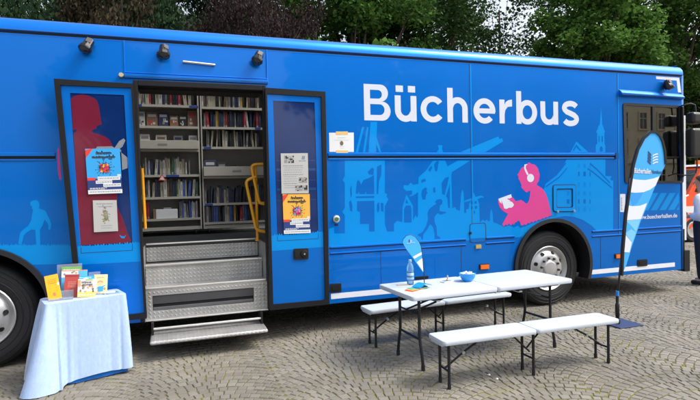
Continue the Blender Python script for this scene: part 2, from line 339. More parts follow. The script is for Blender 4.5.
SILVER = mat('silver wheel paint', (.50, .50, .50), .36, .55, 0, .12, 9)
TYRE = mat('tyre rubber', (.009, .0095, .012), .75, 0, 0, .35, 14, .25, 50)
TREAD = tread_plate('chequered aluminium', (.42, .42, .41), .40)
ALU = mat('brushed aluminium edge', (.66, .65, .62), .32, .85, 0, .1, 14)
YELLOW = mat('yellow handrail paint', (.80, .36, .008), .35, 0, .3, .08, 10)
GLASS = glass('clear glass', (.62, .66, .68), .95, 3.4)
INT = mat('grey interior lining', (.72, .72, .71), .7, 0, 0, .08, 3)
FLOORM = mat('dark vinyl floor', (.035, .037, .04), .5, 0, 0, .2, 10)
SHELFM = mat('beige shelf enamel', (.46, .44, .385), .5, 0, 0, .08, 6)
SHELFD = mat('grey shelf panel', (.30, .30, .30), .6, 0, 0, .08, 6)
ORANGE = mat('amber lens', (.85, .16, .01), .2, 0, .5, .1, 30)
HDPE = mat('white moulded plastic', (.50, .55, .62), .45, 0, 0, .07, 5, .12, 120)
LEGM = mat('dark grey powder coat', (.012, .013, .018), .45, .2, 0, .15, 14)
WHITEP = mat('white paper', (.74, .75, .76), .6, 0, 0, .03)
PAPERG = mat('off white paper behind glass', (.47, .47, .46), .5, 0, .4, .05)
INK = mat('black print', (.015, .015, .02), .6)
GINK = mat('grey print', (.25, .25, .27), .6)

# ------------------------------------------------------------------ mesh helpers
class MB:
    """collects shapes for ONE mesh object"""
    def __init__(s): s.V = []; s.F = []; s.M = []
    def add(s, V, F, mi=0):
        b = len(s.V)
        s.V += [tuple(v) for v in V]
        s.F += [tuple(i+b for i in f) for f in F]
        s.M += [mi]*len(F)
        return s
    def box(s, x0, x1, y0, y1, z0, z1, mi=0, mtx=None):
        V = [Vector((x, y, z)) for z in (z0, z1) for y in (y0, y1) for x in (x0, x1)]
        if mtx: V = [mtx @ v for v in V]
        F = [(0, 2, 3, 1), (4, 5, 7, 6), (0, 1, 5, 4), (1, 3, 7, 5), (3, 2, 6, 7), (2, 0, 4, 6)]
        return s.add(V, F, mi)
    def prism(s, pts, off, mi=0):
        """closed outline of 3-D points pushed along off"""
        n = len(pts); off = Vector(off)
        V = [Vector(p) for p in pts] + [Vector(p)+off for p in pts]
        F = [tuple(range(n))[::-1], tuple(range(n, 2*n))] + [(i, (i+1) % n, n+(i+1) % n, n+i) for i in range(n)]
        return s.add(V, F, mi)
    def tube(s, pts, r, n=10, mi=0, caps=True):
        P = [Vector(p) for p in pts]
        rs = r if isinstance(r, (list, tuple)) else [r]*len(P)
        V = []; F = []
        a = None
        for i, p in enumerate(P):
            d = (P[min(i+1, len(P)-1)] - P[max(i-1, 0)]).normalized()
            if a is None:
                a = d.orthogonal().normalized()
            else:
                a = (a - d*a.dot(d)).normalized()
            b = d.cross(a)
            for k in range(n):
                t = 2*PI*k/n
                V.append(p + (a*math.cos(t) + b*math.sin(t))*rs[i])
        for i in range(len(P)-1):
            for k in range(n):
                F.append((i*n+k, i*n+(k+1) % n, (i+1)*n+(k+1) % n, (i+1)*n+k))
        if caps:
            F.append(tuple(range(n))[::-1]); F.append(tuple((len(P)-1)*n+k for k in range(n)))
        return s.add(V, F, mi)
    def lathe(s, prof, c, axis='z', n=24, mi=0, cap=True):
        V = []; F = []
        c = Vector(c)
        for (r, h) in prof:
            for k in range(n):
                t = 2*PI*k/n
                a, b = r*math.cos(t), r*math.sin(t)
                V.append(c + (Vector((a, b, h)) if axis == 'z' else Vector((a, h, b)) if axis == 'y' else Vector((h, a, b))))
        for i in range(len(prof)-1):
            for k in range(n):
                F.append((i*n+k, i*n+(k+1) % n, (i+1)*n+(k+1) % n, (i+1)*n+k))
        if cap:
            F.append(tuple(range(n))[::-1]); F.append(tuple((len(prof)-1)*n+k for k in range(n)))
        return s.add(V, F, mi)
    def build(s, name, m, parent=None, smooth=False, bevel=0, seg=2):
        me = bpy.data.meshes.new(name)
        me.from_pydata(s.V, [], s.F)
        for x in (m if isinstance(m, (list, tuple)) else [m]): me.materials.append(x)
        if any(s.M): me.polygons.foreach_set('material_index', s.M)
        bm = bmesh.new(); bm.from_mesh(me)
        bmesh.ops.recalc_face_normals(bm, faces=bm.faces)
        bm.to_mesh(me); bm.free()
        if smooth:
            me.polygons.foreach_set('use_smooth', [True]*len(me.polygons))
        o = bpy.data.objects.new(name, me)
        COL.objects.link(o)
        if parent is not None: o.parent = parent
        if bevel:
            b = o.modifiers.new('bevel', 'BEVEL'); b.width = bevel; b.segments = seg; b.limit_method = 'ANGLE'; b.angle_limit = R(40)
            b.harden_normals = False
        if smooth and smooth != 'all':
            mark_sharp(me, R(38))
        return o

def mark_sharp(me, ang):
    bm = bmesh.new(); bm.from_mesh(me)
    for e in bm.edges:
        e.smooth = not (len(e.link_faces) == 2 and e.calc_face_angle(0) > ang)
    bm.to_mesh(me); bm.free()

def curve_mesh(loops, half):
    c = bpy.data.curves.new('outline', 'CURVE')
    c.dimensions = '2D'; c.fill_mode = 'BOTH'; c.extrude = half
    for lp in loops:
        sp = c.splines.new('POLY'); sp.points.add(len(lp)-1)
        for p, q in zip(sp.points, lp): p.co = (q[0], q[1], 0, 1)
        sp.use_cyclic_u = True
    o = bpy.data.objects.new('outline', c)
    me = bpy.data.meshes.new_from_object(o)
    bpy.data.objects.remove(o); bpy.data.curves.remove(c)
    return me

def plate(name, loops, y, thick, m, parent=None, bevel=0):
    """outline(s) in x,z with holes, standing in the plane y (its front face), `thick` deep behind it"""
    me = curve_mesh(loops, thick/2)
    for v in me.vertices:
        x, yy, z = v.co
        v.co = (x, y + thick/2 - z, yy)
    me.name = name
    me.materials.clear(); me.materials.append(m)
    o = bpy.data.objects.new(name, me); COL.objects.link(o)
    if parent is not None: o.parent = parent
    if bevel:
        b = o.modifiers.new('bevel', 'BEVEL'); b.width = bevel; b.segments = 2; b.limit_method = 'ANGLE'
    return o

def merge(objs, name, parent=None):
    """several plates that are one piece of film become one mesh"""
    bm = bmesh.new(); mats = []
    for o in objs:
        off = len(bm.faces)
        me = o.data
        idx = []
        for m in me.materials:
            if m not in mats: mats.append(m)
            idx.append(mats.index(m))
        bm.from_mesh(me)
        bm.faces.ensure_lookup_table()
        for f in list(bm.faces)[off:]: f.material_index = idx[f.material_index] if idx else 0
    me = bpy.data.meshes.new(name); bm.to_mesh(me); bm.free()
    for m in mats: me.materials.append(m)
    for o in objs:
        d = o.data; bpy.data.objects.remove(o); bpy.data.meshes.remove(d)
    o = bpy.data.objects.new(name, me); COL.objects.link(o)
    if parent is not None: o.parent = parent
    return o

def text_mesh(s, bold=0):
    c = bpy.data.curves.new('lettering', 'FONT'); c.body = s; c.offset = bold; c.extrude = .002; c.size = 1
    c.resolution_u = 4
    o = bpy.data.objects.new('lettering', c)
    me = bpy.data.meshes.new_from_object(o)
    bpy.data.objects.remove(o); bpy.data.curves.remove(c)
    return me

def lettering(name, s, origin, ux, uz, width, height, m, parent=None, bold=0, thick=.0012):
    """word with its lower left corner at origin, running along ux, standing along uz"""
    me = text_mesh(s, bold)
    xs = [v.co.x for v in me.vertices]; ys = [v.co.y for v in me.vertices]
    x0, x1, y0, y1 = min(xs), max(xs), min(ys), max(ys)
    ux = Vector(ux).normalized(); uz = Vector(uz).normalized(); n = ux.cross(uz)
    O = Vector(origin)
    for v in me.vertices:
        a = (v.co.x-x0)/(x1-x0)*width; b = (v.co.y-y0)/(y1-y0)*height
        v.co = O + ux*a + uz*b + n*(thick if v.co.z > 0 else 0)
    me.name = name
    me.materials.clear(); me.materials.append(m)
    o = bpy.data.objects.new(name, me); COL.objects.link(o)
    if parent is not None: o.parent = parent
    return o

def split_parts(o):
    """each loose piece of a part becomes a part of its own"""
    bm = bmesh.new(); bm.from_mesh(o.data); bm.verts.ensure_lookup_table()
    seen = set(); groups = []
    for v in bm.verts:
        if v.index in seen: continue
        st = [v]; seen.add(v.index); g_ = []
        while st:
            c = st.pop(); g_.append(c.index)
            for e_ in c.link_edges:
                n_ = e_.other_vert(c)
                if n_.index not in seen: seen.add(n_.index); st.append(n_)
        groups.append(set(g_))
    bm.free()
    if len(groups) < 2: return [o]
    me = o.data; out = []
    for g_ in groups:
        ix = sorted(g_); mp = {k: i for i, k in enumerate(ix)}
        fs = [p_ for p_ in me.polygons if p_.vertices[0] in g_]
        m2 = bpy.data.meshes.new(me.name)
        m2.from_pydata([me.vertices[k].co[:] for k in ix], [], [[mp[k] for k in p_.vertices] for p_ in fs])
        for m_ in me.materials: m2.materials.append(m_)
        m2.polygons.foreach_set('material_index', [p_.material_index for p_ in fs])
        m2.polygons.foreach_set('use_smooth', [p_.use_smooth for p_ in fs])
        c = o.copy(); c.data = m2; COL.objects.link(c); out.append(c)
    nm = o.name.split('.')[0]
    bpy.data.objects.remove(o)
    for c in out: c.name = nm
    return out
def tag(o, label=None, cat=None, group=None, kind=None):
    if label: o['label'] = label
    if cat: o['category'] = cat
    if group: o['group'] = group
    if kind: o['kind'] = kind
    return o
def thing(name, label, cat, loc=(0, 0, 0), rz=0, group=None):
    o = bpy.data.objects.new(name, None)
    o.empty_display_size = .1
    o.location = loc; o.rotation_euler = (0, 0, rz)
    COL.objects.link(o)
    return tag(o, label, cat, group)
def copy_tree(o, parent=None):
    c = o.copy(); COL.objects.link(c)
    if parent is not None: c.parent = parent
    for ch in [x for x in bpy.data.objects if x.parent == o]: copy_tree(ch, c)
    return c

# ------------------------------------------------------------------ ground
gm = bpy.data.materials.new('earth and moss in the joints')
gm.use_nodes = True
t = gm.node_tree; p = t.nodes['Principled BSDF']; p.inputs['Roughness'].default_value = .95
tc = t.nodes.new('ShaderNodeTexCoord')
n1 = t.nodes.new('ShaderNodeTexNoise'); n1.inputs['Scale'].default_value = 1.3; n1.inputs['Detail'].default_value = 7; n1.inputs['Roughness'].default_value = .7
cr = t.nodes.new('ShaderNodeValToRGB')
e = cr.color_ramp.elements
e[0].position = .38; e[0].color = (.072, .066, .052, 1)
e[1].position = .58; e[1].color = (.150, .145, .014, 1)
t.links.new(tc.outputs['Object'], n1.inputs['Vector'])
t.links.new(n1.outputs['Fac'], cr.inputs[0]); t.links.new(cr.outputs[0], p.inputs['Base Color'])
g = MB(); g.add([(-300, -300, -.0075), (300, -300, -.0075), (300, 300, -.0075), (-300, 300, -.0075)], [(0, 1, 2, 3)])
tag(g.build('ground', gm), kind='structure')

STONE = island_mat('granite setts', [(.158, .144, .117), (.190, .175, .144), (.170, .157, .129), (.216, .200, .168), (.182, .166, .134)], .8, .35, 55)
def setts():
    """segmental arches: each column of arches bulges towards +y"""
    V = []; F = []
    W = 1.18
    half = R(44)
    Rr = W/2/math.sin(half)
    rw = .088
    q = random.Random(3)
    for ci in range(-3, 13):
        cx = .25 + ci*W
        ph = (ci % 2)*.37*0 + q.random()*.05
        ymax = 2.2 if cx < 5.8 else min(8.0, (cx-4.2)*1.5)
        ymin = -3.9
        k = int((ymin)/rw) - 12
        while True:
            yc = k*rw + ph - Rr            # arch centre
            if yc > ymax: break
            k += 1
            n = 16
            # stones across this arch
            ts = [0.0]
            while ts[-1] < 1: ts.append(ts[-1] + (1/n)*q.uniform(.86, 1.14))
            ts = [t_/ts[-1] for t_ in ts]
            rj = q.uniform(-.006, .006)
            for a, b in zip(ts[:-1], ts[1:]):
                th0 = -half + 2*half*a; th1 = -half + 2*half*b
                tm = (th0+th1)/2
                # row depth measured along y shrinks with the slope of the arch
                d = rw*math.cos(tm)
                g_ = q.uniform(.0070, .0105)
                r_in, r_out = Rr - d/2 + g_/2 + rj, Rr + d/2 - g_/2 + rj
                cor = []
                for rr, th, sg in ((r_in, th0, 1), (r_in, th1, -1), (r_out, th1, -1), (r_out, th0, 1)):
                    th = th + sg*g_*.42/Rr
                    cor.append((cx + rr*math.sin(th) + q.uniform(-.004, .004), yc + rr*math.cos(th) + q.uniform(-.004, .004)))
                mx_ = sum(c[0] for c in cor)/4; my_ = sum(c[1] for c in cor)/4
                if my_ > ymax or my_ < ymin: continue
                if mx_ < -2.9: continue
                h = q.uniform(-.0035, .0020)
                tl = (q.uniform(-.018, .018), q.uniform(-.018, .018))
                bi = len(V)
                def ring(s_, z):
                    for (x, y) in cor:
                        xx = mx_ + (x-mx_)*s_; yy = my_ + (y-my_)*s_
                        V.append((xx, yy, z + tl[0]*(xx-mx_) + tl[1]*(yy-my_)))
                ring(1, -.022); ring(.995, h-.005); ring(.87, h)
                F.extend([(bi+j, bi+(j+1) % 4, bi+4+(j+1) % 4, bi+4+j) for j in range(4)])
                F.extend([(bi+4+j, bi+4+(j+1) % 4, bi+8+(j+1) % 4, bi+8+j) for j in range(4)])
                F.append((bi+8, bi+9, bi+10, bi+11))
    me = bpy.data.meshes.new('paving')
    me.from_pydata(V, [], F)
    me.materials.append(STONE)
    me.polygons.foreach_set('use_smooth', [False]*len(F))
    o = bpy.data.objects.new('paving', me); COL.objects.link(o)
    tag(o, kind='structure')
setts()

# paving further off, where single stones are no longer seen
fm = bpy.data.materials.new('distant setts')
fm.use_nodes = True
t = fm.node_tree; p = t.nodes['Principled BSDF']; p.inputs['Roughness'].default_value = .85
tc = t.nodes.new('ShaderNodeTexCoord'); vo = t.nodes.new('ShaderNodeTexVoronoi'); vo.inputs['Scale'].default_value = 9
cr = t.nodes.new('ShaderNodeValToRGB'); e = cr.color_ramp.elements
e[0].color = (.135, .12, .093, 1); e[1].color = (.21, .19, .15, 1)
t.links.new(tc.outputs['Object'], vo.inputs['Vector']); t.links.new(vo.outputs['Color'], cr.inputs[0]); t.links.new(cr.outputs[0], p.inputs['Base Color'])
b = MB()
for (x0, x1, y0, y1) in ((-60, 5.9, 2.2, 14), (5.9001, 60, 8.0, 14), (15.2, 60, -60, 7.9999), (-60, 15.1999, -60, -3.9), (-60, -2.9, -3.8999, 2.1999), (5.9001, 7.5, 4.9, 7.9999)):
    b.add([(x0, y0, -.005), (x1, y0, -.005), (x1, y1, -.005), (x0, y1, -.005)], [(0, 1, 2, 3)])
tag(b.build('pavement', fm), kind='structure')

# ------------------------------------------------------------------ the library bus
BL, BR = -5.2, 7.33          # rear and front end of the side wall
ZB, ZT = .335, 3.262         # lower and upper edge of the side wall
BW = 2.5
bus = thing('library_bus', 'long bright blue library bus with open entrance doors and white lettering', 'bus', (0, 0, 0))

def arch_notch(cx, cz, r, n=28):
    a0 = math.asin((ZB-cz)/r)
    return [(cx + r*math.cos(a), cz + r*math.sin(a)) for a in np.linspace(PI-a0, a0, n)]
FW, RWH = (4.9, .517), (-1.77, .517)
def rect(x0, x1, z0, z1): return [(x0, z0), (x1, z0), (x1, z1), (x0, z1)]
outline = [(BL, ZB)] + arch_notch(-1.77, .56, .625) + [(-.29, ZB), (-.29, 2.80), (1.0, 2.80), (1.0, ZB)] + arch_notch(4.93, .56, .625) + [(BR, ZB), (BR, ZT), (BL, ZT)]
win = [(6.262, 1.70), (7.315, 1.68), (7.275, 2.775), (6.235, 2.785)]
plate('side_wall', [outline, win], 0, .04, BLUE, bus)
plate('far_wall', [[(BL, ZB), (BR, ZB), (BR, ZT), (BL, ZT)], rect(6.2, 7.25, 1.68, 2.78)], 2.46, .04, BLUE, bus)
plate('window_pane', [rect(6.2, 7.25, 1.68, 2.78)], 2.475, .005, GLASS, bus)
MB().box(BL-.04, BL, 0, BW, ZB, ZT).build('rear_wall', BLUE, bus)
# roof with rounded edges and openings added over the aisle to brighten the interior
prof = [(0, ZT), (-.014, ZT+.006), (-.014, 3.30), (-.002, 3.347), (.035, 3.392), (.11, 3.42), (.4, 3.44), (.8, 3.45)]
prof_far = [(1.7, 3.45)] + [(BW-y, z) for y, z in prof[::-1][1:]]
def roof_piece(b, pr, x0, x1, dz=.035):
    low = [(y*.98+.012, z-dz) for y, z in pr[::-1]] if pr is not None else []
    b.prism([(x0, y, z) for y, z in pr+low], (x1-x0, 0, 0))
b = MB()
b_pr = prof; roof_piece(b, b_pr, BL, BR+.02)
low = [(y, z-.035) for y, z in prof_far[::-1]]
b.prism([(BL, y, z) for y, z in prof_far+low], (BR+.02-BL, 0, 0))
for x0, x1 in ((BL, -3.2), (-2.2, -1.1), (1.9, 2.4), (3.4, BR+.02)):
    b.box(x0, x1, .8, 1.7, 3.415, 3.45)
b.build('roof', BLUE, bus, smooth=True)
FILL_PANE = glass('frosted skylight', (.85, .87, .88), .9, 1.3)
for x0, x1 in ((-3.2, -2.2), (-1.1, 1.9), (2.4, 3.4)):
    MB().box(x0+.002, x1-.002, .802, 1.698, 3.43, 3.44).build('added_rooflight', FILL_PANE, bus)  # added panes that let daylight down onto the bookcases
b = MB()
b.box(BL, BR, -.0165, -.0145, 3.268, 3.276)
b.box(BL, BR, -.004, -.0005, 3.246, 3.2615)
split_parts(b.build('gutter', GASKET, bus))
# front: curved shell with windscreen
fp = [(7.33, 0), (7.385, .012), (7.43, .05), (7.465, .14), (7.50, .35), (7.53, .7), (7.54, 1.25)]
fp = fp + [(x, BW-y) for x, y in fp[::-1][1:]]
def front_band(name, z0, z1, m, i0=0, i1=None, inset=0):
    q = fp[i0:i1]
    inner = [(x-.035, y) for x, y in q[::-1]]
    MB().prism([(x-inset, y, z0) for x, y in q+inner], (0, 0, z1-z0)).build(name, m, bus, smooth=True)
front_band('front_panel', ZB, 1.45, BLUE)
front_band('front_header', 2.95, ZT+.02, BLUE)
front_band('front_pillar', 1.4502, 2.9498, BLUE, 0, 3)
front_band('front_pillar', 1.4502, 2.9498, BLUE, len(fp)-3, None)
q = fp[2:-2]
MB().prism([(x-.012, y, 1.451) for x, y in q] + [(x-.018, y, 1.451) for x, y in q[::-1]], (0, 0, 1.498)).build('windscreen', GLASS, bus, smooth=True)
b = MB(); b.prism([(7.3, .06, 3.27), (7.3, 2.44, 3.27), (7.5, 2.2, 3.27), (7.52, 1.25, 3.27), (7.48, .3, 3.27)], (0, 0, .16)); b.build('front_roof', BLUE, bus)
b = MB().box(7.36, 7.47, -.012, .3, .30, .62); b.box(7.345, 7.372, -.006, .0, .335, .95); b.build('front_bumper', BLACKP, bus, bevel=.01)
# floor, lining, underbody
b = MB()
for (x0, x1, y0, y1) in ((BL, -2.52, .05, 2.45), (-2.5199, -1.0201, .58, 1.92), (-1.02, -.3, .05, 2.45), (-.2998, 1.0098, .58, 2.45), (1.01, 4.2, .05, 2.45), (4.2001, 5.6499, .58, 1.92), (5.65, 7.3, .05, 2.45)):
    b.box(x0, x1, y0, y1, 1.02, 1.08)
b.build('floor', FLOORM, bus)
b = MB()
b.box(BL, BR, 2.43, 2.455, 1.08, 1.65).box(BL, 6.15, 2.43, 2.455, 1.65, 3.2)
b.box(BL, -.32, .045, .06, 1.25, 3.2).box(1.04, 6.1, .045, .06, 1.25, 3.2).box(-.319, 1.039, .045, .06, 2.83, 3.2)
for x0, x1 in ((BL, -3.2), (-2.2, -1.1), (1.9, 2.4), (3.4, 7.2)): b.box(x0, x1, .801, 1.699, 3.2, 3.215)
b.box(BL, 7.2, .06, .8, 3.2, 3.215).box(BL, 7.2, 1.7, 2.43, 3.2, 3.215)
b.build('lining', INT, bus)
b = MB()
for (x0, x1, y0, y1) in ((BL, -2.53, .12, 2.4), (-1.0, -.33, .12, 2.4), (-.3299, 1.0299, .75, 2.4), (1.03, 4.15, .12, 2.4), (5.7, 7.3, .12, 2.4)):
    b.box(x0, x1, y0, y1, .40, 1.015)
for x0, x1 in ((-2.5299, -1.0001), (4.1501, 5.6999)):
    b.box(x0, x1, .55, 1.95, .38, 1.015)
    b.box(x0, x1, .045, .5799, 1.22, 1.245)
    b.box(x0, x1, 1.9501, 2.4, 1.22, 1.245)
    b.box(x0, x1, .5501, .5799, 1.0151, 1.2199)
b.box(1.4, 1.9, .3, .5, .28, .399).box(2.6, 3.4, .5, .9, .3, .399)
b.build('underbody', DARK, bus)
# wheel arches: rolled rubber lip standing proud of the wall
for cx in (-1.77, 4.93):
    ang = np.linspace(PI+.37, -.37, 40)
    lo = [(cx+.60*math.cos(a), .56+.60*math.sin(a)) for a in ang]
    hi = [(cx+.648*math.cos(a), .56+.648*math.sin(a)) for a in ang]
    plate('wheel_arch', [hi+lo[::-1]], -.035, .19, RUBBER, bus, .006)
    b = MB()
    for i in range(39):
        a, c = ang[i], ang[i+1]
        P = [(cx+.66*math.cos(a), .16, .56+.66*math.sin(a)), (cx+.66*math.cos(c), .16, .56+.66*math.sin(c)), (cx+.66*math.cos(c), .55, .56+.66*math.sin(c)), (cx+.66*math.cos(a), .55, .56+.66*math.sin(a))]
        if min(p_[2] for p_ in P) < .33: continue
        b.add(P, [(0, 1, 2, 3)])
    b.build('wheel_well', DARK, bus)

def wheel(cx, y0, parent, sgn=1):
    w_ = bpy.data.objects.new('wheel', None); COL.objects.link(w_); w_.parent = parent; w_.location = (cx, y0, .517)
    w_.rotation_euler = (0, rnd.uniform(0, 1), 0)
    s = sgn
    pr = [(.300, .035), (.318, .012), (.335, .006), (.40, -.004), (.455, .003), (.492, .022), (.511, .05), (.517, .075), (.517, .235), (.50, .27), (.45, .285), (.30, .27)]
    b = MB().lathe([(r, h*s) for r, h in pr], (0, 0, 0), 'y', 56, cap=False)
    # tread blocks
    ty = b.build('tyre', TYRE, w_, smooth=True)
    b = MB()
    for r in (.372, .43, .47):
        b.lathe([(r-.003, -.0015*s), (r, -.0055*s), (r+.003, -.0015*s)], (0, 0, 0), 'y', 56, cap=False)
    b.build('sidewall_ring', RUBBER, w_, smooth=True)
    # disc rim
    pr = [(.302, .034), (.308, .006), (.300, -.002), (.288, .004), (.272, .03), (.255, .045), (.235, .03), (.21, .008), (.19, -.006), (.175, -.012), (.115, -.012), (.108, -.022), (.10, -.03), (.085, -.034), (.0, -.036)]
    b = MB().lathe([(r, h*s) for r, h in pr], (0, 0, 0), 'y', 48, cap=False)
    b.build('rim', SILVER, w_, smooth=True)
    b = MB()
    for k in range(10):
        a = 2*PI*k/10 + .15
        b.lathe([(.016, -.012*s), (.016, -.034*s), (.011, -.040*s), (0, -.042*s)], (.145*math.cos(a), 0, .145*math.sin(a)), 'y', 8)
    split_parts(b.build('wheel_nut', mat('dark steel nut', (.06, .06, .06), .4, .8), w_))
    b = MB()
    for k in range(8):
        a = 2*PI*k/8
        c, s_ = math.cos(a), math.sin(a)
        pts = []
        for j in range(12):
            u = 2*PI*j/12
            rr = .222 + .020*math.cos(u); tt = .026*math.sin(u)
            pts.append((rr*c - tt*s_, (-.002 if rr < .215 else .016 if rr < .23 else .028)*s - .003*s, rr*s_ + tt*c))
        b.prism(pts, (0, .004*s, 0))
    split_parts(b.build('vent_hole', mat('dark hole', (.008, .008, .008), .9), w_))
    return w_
wheel(4.9, .05, bus)
wheel(4.9, 2.44, bus, -1)
wheel(-1.77, .05, bus)
wheel(-1.77, 2.44, bus, -1)

# rub rails and seams
b = MB()
for x0, x1 in ((BL, -1.062), (1.742, 6.03)):
    b.box(x0, x1, -.016, -.0003, 2.062, 2.098).box(x0, x1, -.010, -.0003, 2.018, 2.034)
split_parts(b.build('rub_rail', BLUE, bus, bevel=.004))
b = MB()
for x0, x1 in ((BL, -1.062), (1.742, 6.03)):
    b.box(x0, x1, -.0035, -.0002, 2.0345, 2.0615)
b.box(6.02, 6.04, -.018, -.0002, 2.012, 2.10)
split_parts(b.build('rail_slot', GASKET, bus))
b = MB()
for x0, x1 in ((BL, -2.52), (-1.04, -.45), (1.742, 3.56), (3.86, 4.30), (5.60, 7.30)):
    b.box(x0, x1, -.014, -.0003, .985, 1.006).box(x0, x1, -.010, -.0003, .918, .932)
split_parts(b.build('skirt_rail', BLUE, bus, bevel=.003))
b = MB()
for x0, x1 in ((BL, -2.52), (-1.04, -.45), (1.742, 3.56), (3.86, 4.30), (5.60, 7.30)):
    b.box(x0, x1, -.003, -.0002, .9745, .9848).box(x0, x1, -.003, -.0002, .908, .9178)
split_parts(b.build('skirt_rail_shadow_gap', GASKET, bus))
SEAM = mat('dark seam sealant', (.004, .03, .11), .6)
b = MB()
for x, z0, z1 in ((3.655, 2.10, 3.245), (3.655, 1.008, 2.017), (2.378, .46, .907), (3.49, .46, .907), (5.75, .46, .907), (6.085, .93, 3.245), (-3.4, 2.10, 3.245)):
    b.box(x-.0025, x+.0025, -.0022, -.0002, z0, z1)
split_parts(b.build('panel_seam', SEAM, bus))
b = MB()
for x in (3.675, 6.10): b.box(x-.008, x+.006, -.0012, -.0002, 1.01 if x < 4 else .93, 2.0165).box(x-.008, x+.006, -.0012, -.0002, 2.1, 3.245)
split_parts(b.build('joint_strip', LIGHT, bus))
b = MB().box(1.742, 4.31, -.0016, -.0002, .388, .452).box(5.56, 7.17, -.0016, -.0002, .388, .452)
split_parts(b.build('sill_stripe', STRIPE, bus))
# header panel over the doors
b = MB().box(-.414, 1.063, -.030, -.0003, 2.862, 2.905).box(-.414, -.400, -.010, -.0003, 2.9055, 3.245).box(1.049, 1.063, -.010, -.0003, 2.9055, 3.245)
b.box(-.414, 1.063, -.012, -.0003, 2.914, 2.926)
b.build('door_header', BLUE, bus, bevel=.004)
b = MB().box(-.41, 1.06, -.0315, -.0302, 2.872, 2.880); b.build('header_gap', SEAM, bus)
b = MB().tube([(.165, -.02, 3.058), (.494, -.02, 3.040)], .014, 8).box(.17, .19, -.014, 0, 3.05, 3.064).box(.47, .49, -.014, 0, 3.034, 3.05)
b.build('grab_handle', CHROME, bus, smooth=True)
b = MB().lathe([(.0, -.05), (.022, -.05), (.026, -.01), (.026, 0)], (-.44, -.002, 2.885), 'y', 12); b.build('buffer', mat('cream rubber buffer', (.5, .42, .28), .6), bus, smooth=True)

def spotlight(x, z, tilt, turn):
    s = bpy.data.objects.new('spotlight', None); COL.objects.link(s); s.parent = bus; s.location = (x, -.075, z)
    s.rotation_euler = (R(-28), tilt, turn)
    b = MB().lathe([(.0, .085), (.030, .084), (.043, .074), (.046, .06), (.048, .0), (.052, -.02), (.062, -.026), (.064, -.05), (.058, -.062), (.050, -.062)], (0, 0, 0), 'z', 8)
    b.build('housing', BLACKP, s, smooth=True)
    MB().box(-.022, .022, .03, .10, .0, .05).box(-.05, .05, .05, .062, -.02, .02).build('bracket', BLACKP, s, bevel=.004)
    MB().box(-.026, .026, -.048, -.044, .012, .066).build('cover_plate', mat('weathered grey plastic', (.035, .035, .038), .5), s, bevel=.003)
    MB().lathe([(.056, 0), (.035, -.014), (0, -.020)], (0, 0, -.058), 'z', 14).build('lens', mat('dark lamp lens', (.03, .03, .033), .15, 0, .3), s, smooth=True)
spotlight(-.74, 3.150, .42, 0)
spotlight(-.023, 3.135, .30, .5)
spotlight(.949, 3.130, .42, 0)
spotlight(6.98, 3.095, .12, 0)

# ---- films on the side wall
layer = [0]
def film(name, loops, m, lv, parent=bus, y0=0):
    return plate(name, loops, y0-.0006-.0006*lv, .0004, m, parent)
def jag(p0, p1, zb, n, amp, seed):
    q = random.Random(seed)
    pts = []
    for i in range(n+1):
        u = i/n
        x = p0[0] + (p1[0]-p0[0])*u; z = p0[1] + (p1[1]-p0[1])*u
        pts.append((x + q.uniform(-.3, .3)*(p1[0]-p0[0])/n, z + (q.uniform(.2, 1)*amp if i % 2 else q.uniform(-.35, .1)*amp)))
    return [(p0[0], zb)] + pts + [(p1[0], zb)]
film('skyline', [DATA['skyline_west']], LIGHT, 0)
split_parts(merge([film('gap', [DATA[k]], BLUE, 1) for k in DATA if k.startswith('gap_g') or k.startswith('gap_l') or k.startswith('gap_c') or k.startswith('gap_t')], 'skyline_opening', bus))
film('skater_figure', [DATA['skater']], BLUE, 1)
split_parts(merge([film('f', [DATA[k]], LIGHT, i*.3) for i, k in enumerate(('boom', 'mast', 'mast_pole', 'mast_guy_a', 'mast_guy_b', 'mast_guy_c'))], 'harbour_crane', bus))
MIDB = mat('mid blue film', (.0003, .25, .80), .36, .44, .24, .04, 3, spec=.2)
film('sun_disc', [[(4.83+.43*math.cos(a), 1.98+.43*math.sin(a)) for a in np.linspace(.30, PI-.30, 20)]], mat('deep blue film', (.0002, .160, .63), .34, .50, .22, .04, 3, spec=.2), 0)
merge([film('f', [DATA['church']], LIGHT, 0)] + [film('f', [DATA[k]], BLUE, 1) for k in ('church_gap_a', 'church_gap_b', 'church_gap_c')], 'church_tower', bus)
merge([film('f', [DATA['gable_top']], LIGHT, .5), film('f', [DATA['gable_top_gap']], BLUE, 1)], 'gable', bus)
film('office_block', [DATA['office_block']], LIGHT, .4)
split_parts(merge([film('f', [DATA['eave_%d' % i]], BLUE, 1.2) for i in range(4)] + [film('f', [DATA[k]], MIDB if i % 3 != 1 else BLUE, 1.2) for i, k in enumerate([k for k in DATA if k.startswith('pane_')])], 'office_window', bus))
film('reading_figure', [DATA['reader']], PINK, 2)
film('held_book', [DATA['reader_book']], WHITEF, 3)
merge([film('f', [DATA['headband']], WHITEF, 3), film('f', [DATA['earcup']], WHITEF, 3.6)], 'headphones', bus)
film('walking_boy', [DATA['boy']], LIGHT, 0)
gw = DATA['grass_west']
film('grass_band', [[(BL, .99)] + [(BL, gw[0][1])] + jag(gw[0], gw[1], .99, 90, .028, 5)[1:-1] + [(-.62, gw[1][1]), (-.62, .99)] + [(-.95, .99)] + [(-1.77+.65*math.cos(a), .56+.65*math.sin(a)) for a in np.linspace(.75, 2.4, 16)] + [(-2.3, .99)]], LIGHT, .7)
film('figure_edge', [DATA['thumb']], PINK, 2)
